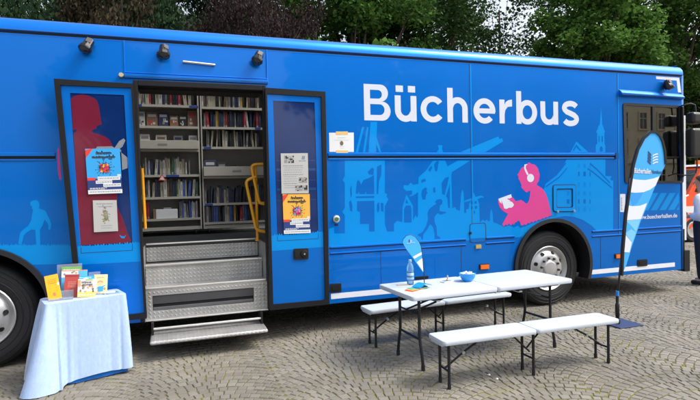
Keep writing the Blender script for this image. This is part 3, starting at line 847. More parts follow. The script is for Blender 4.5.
def clip_x(P, xm):
    out = []
    for i, p_ in enumerate(P):
        q_ = P[(i+1) % len(P)]
        if p_[0] <= xm: out.append(p_)
        if (p_[0]-xm)*(q_[0]-xm) < 0:
            u_ = (xm-p_[0])/(q_[0]-p_[0]); out.append((xm, p_[1]+(q_[1]-p_[1])*u_))
    return out
for i in range(7):
    P_ = clip_x(DATA['stripe_%d' % i], 7.262)
    if len(P_) > 2: film('slanted_stripe', [P_], LIGHT, 0)
u = DATA['url']
lettering('web_address', 'www.buecherhallen.de', (u[0][0], -.0008, u[0][1]-.004), (1, 0, 0), (0, 0, 1), u[1][0]-u[0][0], .062, WHITEF, bus, .015)
film('corner_mark', [DATA['corner_mark']], STRIPE, 0)
film('front_stripe', [DATA['front_stripe']], STRIPE, 1)

# ---- the big word, drawn letter by letter
CAPZ, BASE = 2.918, 2.486
H = CAPZ-BASE
def word():
    P = []
    X = DATA['letters']
    sw = .079                      # stroke
    q = [0]
    def add(loops):
        P.append(film('glyph', loops, WHITEF, 1.2 + .5*(len(P) % 3)))
    def arc(cx, cz, rx, rz, a0, a1, s=sw, sz=None, n=26):
        sz = s*.92 if sz is None else sz
        A = np.linspace(R(a0), R(a1), n)
        return [(cx+rx*math.cos(a), cz+rz*math.sin(a)) for a in A] + [(cx+(rx-s)*math.cos(a), cz+(rz-sz)*math.sin(a)) for a in A[::-1]]
    def ring(cx, cz, rx, rz, s=sw, n=44):
        A = np.linspace(0, 2*PI, n+1)[:-1]
        return [[(cx+rx*math.cos(a), cz+rz*math.sin(a)) for a in A], [(cx+(rx-s)*math.cos(a), cz+(rz-s*.9)*math.sin(a)) for a in A]]
    xh = .72*H
    # B
    x0, x1 = X[0], X[1]; wd = x1-x0; zm = BASE+H*.53
    def bowl(zl, zh, xr):
        r = (zh-zl)/2; A = np.linspace(-PI/2, PI/2, 16)
        return [(xr-r*.95+r*.95*math.cos(a), (zl+zh)/2+r*math.sin(a)) for a in A]
    s8 = sw*.84
    outer = [(x0, BASE)] + bowl(BASE, zm, x1) + bowl(zm-.001, CAPZ, x1-.03) + [(x0, CAPZ)]
    in1 = [(x0+sw, BASE+s8)] + bowl(BASE+s8, zm-s8*.5, x1-sw) + [(x0+sw, zm-s8*.5)]
    in2 = [(x0+sw, zm+s8*.5)] + bowl(zm+s8*.5, CAPZ-s8, x1-.03-sw) + [(x0+sw, CAPZ-s8)]
    add([outer, in1, in2])
    def stem(x, z0, z1): add([rect(x, x+sw, z0, z1)])
    def u_shape(x0, x1):
        stem(x1-sw, BASE, BASE+xh)
        r = (x1-x0)/2 - .004; cx = x0 + r
        add([[(x0, BASE+xh), (x0, BASE+r*.95)] + [(cx+r*math.cos(a), BASE-.008+r+r*math.sin(a)) for a in np.linspace(PI, 2*PI-.5, 18)] + [(x1-sw+.001, BASE+r*.75)] + [(cx+(r-sw)*math.cos(a), BASE-.008+r+(r-sw*.95)*math.sin(a)) for a in np.linspace(2*PI-.1, PI, 18)] + [(x0+sw, BASE+xh)]])
    u_shape(X[2], X[3])
    um = (X[2]+X[3])/2
    for c in (um-.082, um+.082): add([rect(c-.049, c+.049, CAPZ-.078, CAPZ)])
    # c
    def cshape(x0, x1):
        cx = x0+(x1-x0)*.53; rx = cx-x0; rz = xh/2+.008
        add([arc(cx, BASE+xh/2, rx, rz, 38, 322, sw, sw*.9, 40)])
    cshape(X[4], X[5])
    # h
    stem(X[6], BASE, CAPZ)
    def shoulder(x0, x1):
        r = (x1-x0)/2-.002; cx = x1-r
        add([[(x1, BASE), (x1, BASE+xh-r*.9)] + [(cx+r*math.cos(a), BASE+xh+.008-r+r*math.sin(a)) for a in np.linspace(.1, PI-.55, 18)] + [(x0+sw-.001, BASE+xh-r*.75)] + [(cx+(r-sw)*math.cos(a), BASE+xh+.008-r+(r-sw*.95)*math.sin(a)) for a in np.linspace(PI-.1, 0, 18)] + [(x1-sw, BASE)]])
    shoulder(X[6], X[7])
    # e
    x0, x1 = X[8], X[9]; cx = (x0+x1)/2; rx = cx-x0; rz = xh/2+.008; cz = BASE+xh/2
    add([arc(cx, cz, rx, rz, -4, 318, sw, sw*.9, 44)])
    add([rect(x0+sw*.6, x1-.006, cz-.032, cz+.032)])
    # r
    stem(X[10], BASE, BASE+xh)
    x0, x1 = X[10]+sw, X[11]
    add([[(x0-.001, BASE+xh-.20), (x0+.012, BASE+xh-.135), (x0+.05, BASE+xh-.093), (x1, BASE+xh-.085), (x1, BASE+xh+.006), (x0+.06, BASE+xh-.005), (x0+.02, BASE+xh-.03), (x0-.001, BASE+xh-.065)]])
    # b
    stem(X[12], BASE, CAPZ)
    x0, x1 = X[12]+.02, X[13]; cx = (x0+x1)/2; rx = cx-x0
    add(ring(cx, BASE+xh/2, rx, xh/2+.008))
    u_shape(X[14], X[15])
    # s
    x0, x1 = X[16], X[17]; cx = (x0+x1)/2; rx = (x1-x0)/2; z1 = BASE+xh*.745; z2 = BASE+xh*.265
    ctr = [(cx+(rx-sw/2)*math.cos(R(a)), z1+.045+(xh*.20)*math.sin(R(a))-.045) for a in np.linspace(22, 200, 14)]
    ctr += [(cx-rx*.42, BASE+xh*.575), (cx, BASE+xh*.51), (cx+rx*.42, BASE+xh*.435)]
    ctr += [(cx+(rx-sw/2)*math.cos(R(a)), z2+(xh*.20)*math.sin(R(a))) for a in np.linspace(20, -158, 14)]
    L = []; Rr_ = []
    for i, (x, z) in enumerate(ctr):
        a = ctr[max(i-1, 0)]; c = ctr[min(i+1, len(ctr)-1)]
        d = Vector((c[0]-a[0], c[1]-a[1])).normalized()
        L.append((x-d.y*sw*.48, z+d.x*sw*.48)); Rr_.append((x+d.y*sw*.48, z-d.x*sw*.48))
    add([L+Rr_[::-1]])
    merge(P, 'lettering', bus)
word()

# ---- fittings on the side wall
def q_box(name, key, y, th, m, bev=.004, parent=bus):
    return plate(name, [DATA[key]], y, th, m, parent, bev)
def ringplate(name, key, y, th, m, wd, parent=bus):
    d = DATA[key]; cx = sum(p[0] for p in d)/4; cz = sum(p[1] for p in d)/4
    hx = max(p[0] for p in d)-cx; hz = max(p[1] for p in d)-cz
    inn = [(cx+(x-cx)*(hx-wd)/hx, cz+(z-cz)*(hz-wd)/hz) for x, z in d]
    return plate(name, [d, inn], y, th, m, parent)
def rounded(d, r=.03, n=5):
    out = []
    for i in range(len(d)):
        p = Vector(d[i]); a = Vector(d[i-1]); c = Vector(d[(i+1) % len(d)])
        p0 = p+(a-p).normalized()*r; p1 = p+(c-p).normalized()*r
        for k in range(n+1):
            u = k/n
            out.append(tuple((p0*(1-u)**2 + p*2*u*(1-u) + p1*u*u)))
    return out
def shrink(d, wd):
    cx = sum(p[0] for p in d)/len(d); cz = sum(p[1] for p in d)/len(d)
    hx = max(p[0] for p in d)-cx; hz = max(p[1] for p in d)-cz
    return [(cx+(x-cx)*(hx-wd)/hx, cz+(z-cz)*(hz-wd)/hz) for x, z in d]
ff = rounded(DATA['flap_fuel'], .04)
plate('fuel_flap', [ff], -.004, .0038, LIGHT, bus)
plate('flap_gap', [ff, shrink(ff, .009)], -.0052, .0011, SEAM, bus)
d = DATA['flap_fuel']; plate('flap_lower_half', [[(d[3][0]+.012, d[3][1]+.013), (d[2][0]-.012, d[2][1]+.013), (d[2][0]-.012, 1.0), (d[3][0]+.012, 1.0)]], -.0046, .0005, BLUE, bus)
MB().lathe([(.018, -.014), (.018, 0)], (d[0][0]+.005, -.003, (d[0][1]+d[3][1])/2), 'y', 10).build('flap_catch', BLACKP, bus)
ff = rounded(DATA['flap_body'], .04)
plate('service_flap', [ff, shrink(ff, .045)], -.012, .0115, LIGHT, bus, .005)
plate('flap_gap', [shrink(ff, -.012), shrink(ff, .0)], -.0042, .0015, SEAM, bus)
plate('flap_gap', [shrink(ff, .046), shrink(ff, .058)], -.0042, .0015, SEAM, bus)
for dx in (.06, .34):
    MB().lathe([(.016, -.016), (.018, 0)], (ff[0][0]+dx, -.011, 1.30), 'y', 10).build('flap_catch', CHROME, bus)
q_box('marker_lamp', 'lamp_a', -.018, .017, mat('dull yellow reflector', (.45, .33, .10), .3, 0, .4, .2, 30))
for k in ('lamp_b', 'lamp_c'):
    plate('marker_lamp_base', [shrink(DATA[k], -.008)], -.012, .0115, BLACKP, bus)
    q_box('marker_lamp', k, -.03, .018, ORANGE, .006)
for k in ('recess_a', 'recess_b', 'recess_c'):
    plate('recess_handle', [rounded(shrink(DATA[k], -.002), .012)], -.010, .0095, BLACKP, bus, .003)
    plate('handle_grip', [rounded(shrink(DATA[k], .022 if k != 'recess_c' else .012), .006)], -.016, .0055, GASKET, bus, .002)
q_box('sticker', 'sticker', -.002, .0012, WHITEF, 0)
b = MB()
d = DATA['sticker']
for i in range(9):
    z = d[3][1]+.025+i*.021
    b.box(d[0][0]+.012, d[0][0]+.012+rnd.uniform(.02, .035), -.0026, -.0021, z, z+.012)
b.build('sticker_print', GINK, bus)
bx, bz = DATA['badge'][0]
MB().lathe([(0, -.030), (.030, -.030), (.042, -.024), (.046, -.008), (.046, -.0003)], (bx, 0, bz), 'y', 24).build('button_ring', CHROME, bus, smooth=True)
MB().lathe([(0, -.036), (.022, -.036), (.024, -.0302)], (bx, 0, bz), 'y', 20).build('push_button', mat('green push button', (.05, .16, .07), .4), bus, smooth=True)
MB().box(bx-.02, bx+.025, -.003, -.0004, bz-.078, bz-.06).build('button_plate', GASKET, bus)

# ---- cab window, awning rail, mirrors
fr = [(6.205, 1.665), (7.352, 1.645), (7.312, 2.812), (6.18, 2.822)]
plate('cab_window_frame', [rounded(fr, .05), win], -.012, .05, RUBBER, bus, .004)
plate('cab_window', [win], .008, .005, GLASS, bus)
b = MB().box(6.74, 6.785, -.010, .03, 1.69, 2.78); b.build('window_post', RUBBER, bus)
b = MB().box(6.785, 7.29, -.008, .02, 2.03, 2.05); b.build('window_rail', RUBBER, bus)
b = MB()
b.prism([(6.11, 0, 3.01), (6.11, -.035, 2.985), (6.11, -.06, 2.955), (6.11, -.06, 2.935), (6.11, 0, 2.915)], (1.215, 0, -.02)).build('awning_rail', BLUE, bus, bevel=.004)
MB().box(6.12, 7.31, -.0625, -.0605, 2.925, 2.934).build('awning_gap', SEAM, bus)
b = MB().tube([(7.27, .0, 2.79), (7.22, -.11, 2.80), (7.30, -.17, 2.82), (7.37, -.18, 2.80), (7.39, -.18, 2.66)], .012, 8)
b.build('mirror_arm', BLACKP, bus, smooth=True)
b = MB().tube([(7.20, -.0, 1.79), (7.20, -.10, 1.765), (7.28, -.17, 1.76), (7.38, -.18, 1.79), (7.41, -.18, 1.90), (7.40, -.18, 2.06)], .010, 8).tube([(7.31, 0, 2.79), (7.31, -.03, 2.79), (7.31, -.03, 1.74), (7.31, 0, 1.74)], .018, 8)
b.build('mirror_arm', BLACKP, bus, smooth=True)
HOUS = mat('dark grey mirror shell', (.006, .0062, .0075), .42, 0, .1, .1, 20)
MIRR = mat('mirror glass', (.75, .77, .78), .03, 1)
def mirror(x0, x1, z0, z1):
    MB().box(x0, x1, -.25, -.11, z0, z1).build('mirror', HOUS, bus, bevel=.045, seg=4)
mirror(7.255, 7.44, 2.515, 2.69)
mirror(7.235, 7.465, 2.02, 2.455)
# cab interior
b = MB().box(6.55, 7.0, 1.65, 2.15, 1.45, 1.58).box(6.45, 6.6, 1.65, 2.15, 1.55, 2.35).box(6.5, 6.62, 1.78, 2.02, 2.36, 2.55)
b.build('driver_seat', mat('grey seat cloth', (.05, .055, .07), .9), bus, bevel=.05, seg=3)
b = MB().box(7.08, 7.4, .3, 2.4, 1.08, 1.62); b.build('dashboard', BLACKP, bus, bevel=.06, seg=3)
b = MB().tube([(7.02+.10*math.cos(a)*.6, 1.9+.22*math.sin(a), 1.78+.18*math.cos(a)) for a in np.linspace(0, 2*PI, 25)], .016, 8); b.build('steering_wheel', BLACKP, bus, smooth=True)
MB().box(6.1, 6.14, .06, 1.2, 1.08, 3.19).build('cab_partition', SHELFD, bus)

# ---- stairwell
st = MB()
st.box(-.29, 1.0, .02, .30, .635, .665)          # tread one
st.box(-.29, 1.0, .302, .58, .845, .87)
split_parts(st.build('stair_tread', TREAD, bus))
b = MB().box(-.28, .99, .2915, .302, .665, .845).box(-.28, .99, .5715, .5795, .87, 1.05)
split_parts(b.build('stair_riser', TREAD, bus))
b = MB()
b.box(-.285, .995, .000, .035, .665, .69).box(-.285, .995, .275, .31, .8702, .895).box(-.285, .995, .553, .60, 1.0802, 1.10)
split_parts(b.build('stair_nosing', ALU, bus, bevel=.008))
b = MB().box(-.285, .995, .293, .301, .666, .683).box(-.285, .995, .566, .574, .8705, .888)
split_parts(b.build('stair_kick_strip', RUBBER, bus))
plate('step_fascia', [rect(-.285, .995, .352, .664), [(-.21, .44), (.845, .44), (.845, .60), (-.21, .60)]], .003, .015, TREAD, bus)
MB().box(-.22, .86, .019, .12, .43, .61).build('step_recess', DARK, bus)
plate('recess_flap', [rect(-.205, .84, .51, .598)], .010, .006, mat('dark grey flap', (.045, .046, .05), .5, 0, 0, .2, 9), bus)
MB().box(-.205, .84, .012, .05, .442, .475).build('recess_bar', mat('mid grey bar', (.09, .092, .10), .45, 0, 0, .2, 9), bus, bevel=.005)
MB().box(-.30, 1.01, -.022, .03, .335, .3515).build('step_lip', ALU, bus, bevel=.006)
b = MB().box(-.30, -.288, .045, .6, .36, 1.08).box(.998, 1.01, .045, .6, .36, 1.08); split_parts(b.build('stair_side', TREAD, bus))
# folding step
b = MB().tube([(-.22, -.10, .275), (.91, -.10, .275)], .013, 10); b.build('step_bar', ALU, bus, smooth=True)
MB().box(-.235, .935, -.36, .1, .175, .215).build('folding_step', TREAD, bus, bevel=.02, seg=3)
b = MB().box(-.225, -.205, -.12, .1, .175, .34).box(.90, .92, -.12, .1, .175, .34); split_parts(b.build('step_bracket', DARK, bus))
# door surround
b = MB().box(-.33, -.286, -.05, .05, .34, 2.84).box(.996, 1.03, -.05, .05, .34, 2.84).box(-.286, .996, -.05, .05, 2.782, 2.84)
b.build('door_surround', GASKET, bus, bevel=.006)
b = MB().box(-.286, .996, .05, .30, 2.76, 2.80); b.build('door_gear', DARK, bus)
# handrails
Y_ = .33
def rail(pts, r=.016):
    P = []
    for i, p_ in enumerate(pts):
        p_ = Vector(p_)
        if 0 < i < len(pts)-1:
            a = Vector(pts[i-1]); c = Vector(pts[i+1]); rr = min(.07, (a-p_).length*.45, (c-p_).length*.45)
            p0 = p_+(a-p_).normalized()*rr; p1 = p_+(c-p_).normalized()*rr
            for k in range(6):
                u_ = k/5; P.append(p0*(1-u_)**2+p_*2*u_*(1-u_)+p1*u_*u_)
        else: P.append(p_)
    return P
b = MB().tube(rail([(1.05, .35, 1.99), (.90, .35, 1.985), (.99, .35, 1.53), (1.06, .35, 1.515)]), .018, 10)
b.build('handrail', YELLOW, bus, smooth=True)
b = MB().tube(rail([(.965, .40, 1.98), (.965, .40, 1.09)]), .018, 10).lathe([(.03, 0), (.03, .012)], (.965, .40, 1.081), 'z', 12)
b.build('handrail', YELLOW, bus, smooth=True)
b = MB().tube(rail([(.955, .35, 1.84), (.835, .35, 1.80), (.945, .35, 1.21), (1.06, .35, 1.185)]), .018, 10)
b.build('handrail', YELLOW, bus, smooth=True)
b = MB().tube([(-.285, .30, 1.95), (-.272, .30, 1.29)], .017, 10); b.build('handrail', YELLOW, bus, smooth=True)

# ---- the two door leaves
def blend(a, b_, u_): return (a[0]+(b_[0]-a[0])*u_, a[1]+(b_[1]-a[1])*u_)
def door(key, seed, z_split, grass_l, grass_r):
    d = bpy.data.objects.new('door', None); COL.objects.link(d); d.parent = bus
    fo, pa, gl = DATA[key], DATA[key+'_panel'], DATA[key+'_glass']
    plate('door_frame', [fo, pa], -.14, .075, GASKET, d, .008)
    plate('door_panel', [shrink(pa, -.006), gl], -.12, .035, BLUE, d)
    plate('door_window', [shrink(gl, -.004)], -.114, .006, NAVY, d)
    return d
dw = door('door_west', 1, 0, 0, 0)
de = door('door_east', 2, 0, 0, 0)
plate('printed_figure', [DATA['girl']], -.1146, .0004, MAROON, dw)
plate('printed_book', [DATA['girl_book']], -.1151, .0004, GREYF, dw)
plate('printed_bird', [DATA['bird']], -.1158, .0004, LIGHT, dw)
pw = DATA['door_west_panel']; pe = DATA['door_east_panel']
def band(pa, z0l, z0r, z1l, z1r, seed, par, y):
    def xat(z, l):
        a, c = (pa[0], pa[3]) if l else (pa[1], pa[2])
        return a[0]+(c[0]-a[0])*(z-a[1])/(c[1]-a[1])
    top = jag((xat(z1l, 1)+.006, z1l), (xat(z1r, 0)-.006, z1r), 0, 46, .026, seed)[1:-1]
    return plate('grass_band', [[(xat(z0l, 1)+.006, z0l)] + top + [(xat(z0r, 0)-.006, z0r)]], y, .0004, LIGHT, par)
band(pw, .99, .985, 1.165, 1.175, 11, dw, -.1206)
band(pe, 1.01, 1.02, 1.175, 1.19, 12, de, -.1206)
b = MB()
for (gl, zlow) in ((DATA['door_west_glass'], 1.10),):
    b.box(gl[3][0], gl[2][0], -.1214, -.1208, zlow, zlow+.006)
    b.box(gl[3][0], gl[3][0]+.005, -.1214, -.1208, zlow+.006, 1.16).box(gl[2][0]-.005, gl[2][0], -.1214, -.1208, zlow+.006, 1.17)
b.build('window_seam', SEAM, dw)
b = MB(); gl = DATA['door_east_glass']
b.box(gl[3][0], gl[2][0], -.1214, -.1208, 1.115, 1.121).box(gl[3][0], gl[3][0]+.005, -.1214, -.1208, 1.121, 1.17).box(gl[2][0]-.005, gl[2][0], -.1214, -.1208, 1.121, 1.18)
b.build('window_seam', SEAM, de)
b = MB(); gl = DATA['door_east_glass']
for i in range(5):
    z = 1.56+i*.11
    b.box(gl[3][0]+.012, gl[2][0]-.012, -.1149, -.1144, z, z+.008+.02*(i % 2))
b.build('window_print', mat('blue window film', (.004, .05, .2), .1, 0, .9, .2, 4), de)
lk = rounded(DATA['lock'], .02)
plate('lock_plate', [lk], -.135, .0145, BLACKP, de, .004)
cx = sum(p_[0] for p_ in DATA['lock'])/4; cz = sum(p_[1] for p_ in DATA['lock'])/4
MB().lathe([(0, -.153), (.016, -.153), (.04, -.149), (.046, -.1352)], (cx+.035, 0, cz), 'y', 18).build('lock_cylinder', GASKET, de, smooth=True)
MB().lathe([(0, -.157), (.010, -.157), (.010, -.1532)], (cx+.035, 0, cz), 'y', 10).build('keyhole', CHROME, de)
MB().box(cx-.075, cx-.03, -.142, -.1352, cz-.035, cz+.04).build('pull', DARK, de, bevel=.004)

# ------------------------------------------------------------------ posters and paper
WHBAR = mat('poster white', (.70, .72, .74), .5)
PBLUE = mat('poster sky blue', (.03, .36, .80), .45, 0, .2, .04)
PNAVY = mat('poster navy', (.015, .045, .19), .45, 0, .2, .06)
PYEL = mat('poster warm yellow', (.78, .42, .06), .45, 0, .2, .04)
PRED = mat('poster red', (.72, .05, .03), .45)
PMAG = mat('poster magenta', (.55, .03, .12), .5)
PINKP = mat('poster pink', (.75, .18, .35), .5)
GREENP = mat('print moss green', (.16, .17, .08), .6)
def on_quad(Q, u_, v_):
    """Q = TL, TR, BR, BL in x,z ; u right, v down"""
    a = blend(Q[0], Q[1], u_); b_ = blend(Q[3], Q[2], u_)
    return blend(a, b_, v_)
def qpoly(Q, pts): return [on_quad(Q, u_, v_) for u_, v_ in pts]
def text_rows(Q, y, rows, m, parent, name='text_lines', seed=1, ragged=.25):
    """rows of tiny word-like dashes: (u0,u1,v,height)"""
    q = random.Random(seed); b = MB()
    for (u0, u1, v, h) in rows:
        uu = u0
        end = u1 - q.uniform(0, ragged)*(u1-u0)
        while uu < end:
            wv = q.uniform(.02, .075)
            P = qpoly(Q, [(uu, v), (min(uu+wv, u1), v), (min(uu+wv, u1), v+h), (uu, v+h)])
            b.add([(x, y, z) for x, z in P], [(0, 1, 2, 3)])
            uu += wv + .016
    return b.build(name, m, parent)
def script_word(Q, y, u0, u1, v, h, m, parent, seed):
    """a hand-lettered headline: one looping pen stroke"""
    q = random.Random(seed); b = MB()
    n = int((u1-u0)/.035); pts = []
    for i in range(n*4+1):
        u_ = u0 + (u1-u0)*i/(n*4)
        v_ = v + h*.5*math.sin(i*PI/2+.4)*(1.6 if q.random() < .18 else .7) + q.uniform(-.1, .1)*h
        pts.append(on_quad(Q, u_+.012*math.cos(i*PI/2), v_))
    wv = h*.11*abs(Q[0][1]-Q[3][1])
    for a, c in zip(pts[:-1], pts[1:]):
        d_ = Vector((c[0]-a[0], c[1]-a[1]))
        if d_.length < 1e-5: continue
        nrm = Vector((-d_.y, d_.x)).normalized()*max(wv, .0022)
        b.add([(a[0]-nrm.x, y, a[1]-nrm.y), (c[0]-nrm.x, y-.00001, c[1]-nrm.y), (c[0]+nrm.x, y-.00001, c[1]+nrm.y), (a[0]+nrm.x, y, a[1]+nrm.y)], [(0, 1, 2, 3)])
    return b.build('headline', m, parent)
def emblem(Q, y, cu, cv, sz, parent, cols):
    q = random.Random(9)
    c0 = on_quad(Q, cu, cv); wd = Q[1][0]-Q[0][0]; r = sz*wd
    b = MB()
    for i in range(26):
        a = 2*PI*i/26 + q.uniform(-.1, .1); l0 = r*q.uniform(1.0, 1.15); l1 = r*q.uniform(1.35, 1.9); wv = .0035
        d_ = Vector((math.cos(a), math.sin(a))); nrm = Vector((-d_.y, d_.x))*wv
        p0 = Vector(c0)+d_*l0; p1 = Vector(c0)+d_*l1
        b.add([(p0.x-nrm.x, y, p0.y-nrm.y), (p1.x, y, p1.y), (p0.x+nrm.x, y, p0.y+nrm.y)], [(0, 1, 2)])
        if q.random() < .5:
            p2 = p1 + d_*r*.15
            b.add([(p2.x+.005*math.cos(t_), y, p2.y+.005*math.sin(t_)) for t_ in np.linspace(0, 2*PI, 7)[:-1]], [tuple(range(6))])
    b.build('burst_lines', INK, parent)
    b = MB()
    k = 0
    for i in range(4):
        for j in range(4):
            x = c0[0]+(i-1.5)*r*.46+q.uniform(-.1, .1)*r; z = c0[1]+(j-1.5)*r*.46+q.uniform(-.1, .1)*r
            rr = r*q.uniform(.20, .27)
            b.add([(x+rr*math.cos(t_)*1.15, y-.00012*(1+k % 3), z+rr*math.sin(t_)) for t_ in np.linspace(0, 2*PI, 9)[:-1]], [tuple(range(8))], (i*3+j*5+q.randrange(2)) % len(cols))
            k += 1
    b.add([(c0[0]+r*1.06*math.cos(t_), y+.0001, c0[1]+r*1.02*math.sin(t_)) for t_ in np.linspace(0, 2*PI, 25)[:-1]], [tuple(range(24))], len(cols))
    b.build('fist_emblem', cols+[INK], parent)

def event_poster(key, ground, label, yq, cols):
    Q = DATA[key]
    po = plate('poster', [Q], yq, .0012, ground)
    tag(po, label, 'poster', 'posters stuck on the bus doors')
    y = yq-.0004
    plate('lower_panel', [qpoly(Q, [(0, .66), (1, .66), (1, .91), (0, .91)])], y, .0003, PNAVY, po)
    plate('foot_strip', [qpoly(Q, [(0, .91), (1, .91), (1, 1), (0, 1)])], y, .0003, WHBAR, po)
    plate('corner_flash', [qpoly(Q, [(0, .03), (.17, 0), (.2, 0), (.2, .02), (0, .21)])], y, .0003, PRED, po)
    plate('red_tab', [qpoly(Q, [(0, .64), (.24, .64), (.22, .70), (0, .70)])], y-.0004, .0003, PRED, po)
    for (u0, u1, v0, v1) in ((.30, .96, .62, .70), (.24, .72, .705, .775), (.45, .97, .775, .85), (.88, .98, .575, .615)):
        plate('text_bar', [qpoly(Q, [(u0, v0), (u1, v0), (u1, v1), (u0, v1)])], y-.0006, .0003, WHBAR, po)
    text_rows(Q, y-.0011, [(.33, .94, .648, .02), (.27, .7, .73, .02), (.48, .95, .80, .02)], GINK, po, seed=4, ragged=.1)
    text_rows(Q, y-.0006, [(.06, .6, .80 if False else .865, .012), (.06, .55, .885, .012)], WHBAR, po, seed=5, ragged=.1)
    text_rows(Q, y-.0006, [(.05, .95, .945, .018)], GINK, po, seed=6, ragged=.0)
    script_word(Q, y-.0004, .30, .74, .105, .075, INK, po, 3)
    script_word(Q, y-.0004, .18, .84, .195, .075, INK, po, 4)
    emblem(Q, y-.0004, .52, .43, .14, po, cols)
    return po
event_poster('poster_blue', PBLUE, 'sky blue event poster above a white notice on the door with the red figure', -.1285, [PRED, PYEL, PMAG])
event_poster('poster_yellow', PYEL, 'orange yellow event poster below a news sheet on the door with the lock', -.1285, [PMAG, PBLUE, PINKP])
Q = DATA['poster_white']
po = tag(plate('poster', [Q], -.1285, .0012, PAPERG), 'small off white notice with a green printed figure on the door with the red figure', 'notice', 'posters stuck on the bus doors')
text_rows(Q, -.1290, [(.14, .84, .10, .028), (.22, .80, .19, .03), (.3, .78, .80, .018), (.3, .76, .875, .018)], GINK, po, seed=8, ragged=.02)
b = MB(); q = random.Random(5)
for i in range(60):
    cu = .5 + q.gauss(0, .065); cv = .48 + q.gauss(0, .10)
    x, z = on_quad(Q, cu, cv); rr = q.uniform(.004, .011)
    b.add([(x+rr*math.cos(t_), -.1290-.000008*i, z+rr*math.sin(t_)) for t_ in np.linspace(0, 2*PI, 7)[:-1]], [tuple(range(6))], q.randrange(3))
b.build('printed_plant', [GREENP, GINK, mat('print ochre', (.32, .24, .10), .6)], po)
Q = DATA['poster_news']
po = tag(plate('poster', [Q], -.1285, .0012, PAPERG), 'grey white printed news sheet with small photos on the bus door with the lock', 'notice', 'posters stuck on the bus doors')
rows = []
for i in range(11):
    v = .30+i*.055
    rows.append((.10 if i % 4 else .08, .58 if 5 <= i < 9 else .88, v, .022 if i % 4 == 0 else .014))
text_rows(Q, -.1290, rows, GINK, po, seed=12)
q = random.Random(8)
for (u0, u1, v0, v1) in ((.12, .48, .06, .24), (.64, .95, .60, .74), (.50, .96, .80, .94)):
    nx, ny = 7, 5
    b = MB()
    for i in range(nx):
        for j in range(ny):
            P = qpoly(Q, [(u0+(u1-u0)*a_/nx, v0+(v1-v0)*c_/ny) for a_, c_ in ((i, j), (i+1, j), (i+1, j+1), (i, j+1))])
            b.add([(x, -.1291, z) for x, z in P], [(0, 1, 2, 3)], q.randrange(4))
    b.build('printed_photo', [INK, GINK, mat('print sand', (.3, .26, .18), .6), mat('print light grey', (.36, .37, .36), .6)], po)
b = MB()
for i in range(3):
    P = qpoly(Q, [(.76+.04*i, .16), (.79+.04*i, .07), (.815+.04*i, .07), (.785+.04*i, .16)]); b.add([(x, -.1292, z) for x, z in P], [(0, 1, 2, 3)])
b.build('logo', mat('print steel blue', (.10, .16, .27), .6), po)
text_rows(Q, -.1292, [(.66, .93, .185, .016)], mat('print steel blue', (.10, .16, .27)), po, seed=2, ragged=0)
Q = DATA['paper']
po = tag(plate('paper_notice', [Q], -.003, .001, WHITEP), 'white paper taped to the blue wall beside the open door', 'notice')
text_rows(Q, -.0036, [(.34, .66, .25, .03), (.20, .80, .38, .022), (.42, .62, .70, .02), (.46, .58, .80, .02)], mat('print faint grey', (.4, .41, .44), .6), po, seed=3, ragged=.02)
b = MB(); cx_, cz_ = on_quad(Q, .5, .55)
b.add([(cx_+.022*math.cos(t_), -.0036, cz_+.028*math.sin(t_)) for t_ in np.linspace(0, 2*PI, 11)[:-1]], [tuple(range(10))]); b.build('printed_seal', mat('print brown', (.16, .12, .08), .6), po)
for (v0, v1) in ((-.06, .10), (.92, 1.08)):
    plate('tape', [qpoly(Q, [(.27, v0), (.76, v0), (.76, v1), (.27, v1)])], -.0048, .0008, mat('yellow masking tape', (.72, .50, .17), .6), po)

# ------------------------------------------------------------------ bookcases inside the bus
SY0, SY1 = 1.75, 2.06
def bookcase(x0, x1, boards, name, label):
    t_ = thing('bookcase', label, 'bookcase', ((x0+x1)/2, SY1, 1.08), 0, 'bookcases inside the bus')
    ox, oz = -(x0+x1)/2, -1.08
    def place(b, nm, m, **k):
        o = b.build(nm, m, t_, **k)
        o.location = (ox, -SY1, oz)
        return o
    for x in (x0, x1-.018): place(MB().box(x, x+.018, SY0, SY1, 1.16, 3.16), 'side_panel', SHELFM)
    place(MB().box(x0+.0181, x1-.0181, SY1-.012, SY1-.001, 1.17, 3.15), 'back_panel', SHELFD)
    for z in boards:
        place(MB().box(x0+.0182, x1-.0182, SY0+.004, SY1-.0121, z-.022, z).box(x0+.0182, x1-.0182, SY0-.002, SY0+.0039, z-.026, z+.006), 'shelf_board', SHELFM)
    place(MB().box(x0, x1, SY0+.01, SY1-.02, 1.155, 1.2), 'plinth', SHELFM)
    for x in (x0+.08, x1-.08):
        place(MB().lathe([(.035, -.014), (.04, -.01), (.04, .01), (.035, .014)], (x, SY0+.04, 1.121), 'x', 14).box(x-.02, x+.02, SY0+.02, SY0+.06, 1.13, 1.156), 'castor', GASKET)
    return t_
LZ = [2.87, 2.58, 2.262, 1.915, 1.612, 1.315]
RZ = [2.86, 2.58, 2.300, 1.885, 1.505, 1.239]
bookcase(-.66, .405, LZ, 'l', 'grey wheeled bookcase inside the bus holding a white box file')
bookcase(.425, 1.46, RZ, 'r', 'grey bookcase behind the yellow handrails inside the bus')
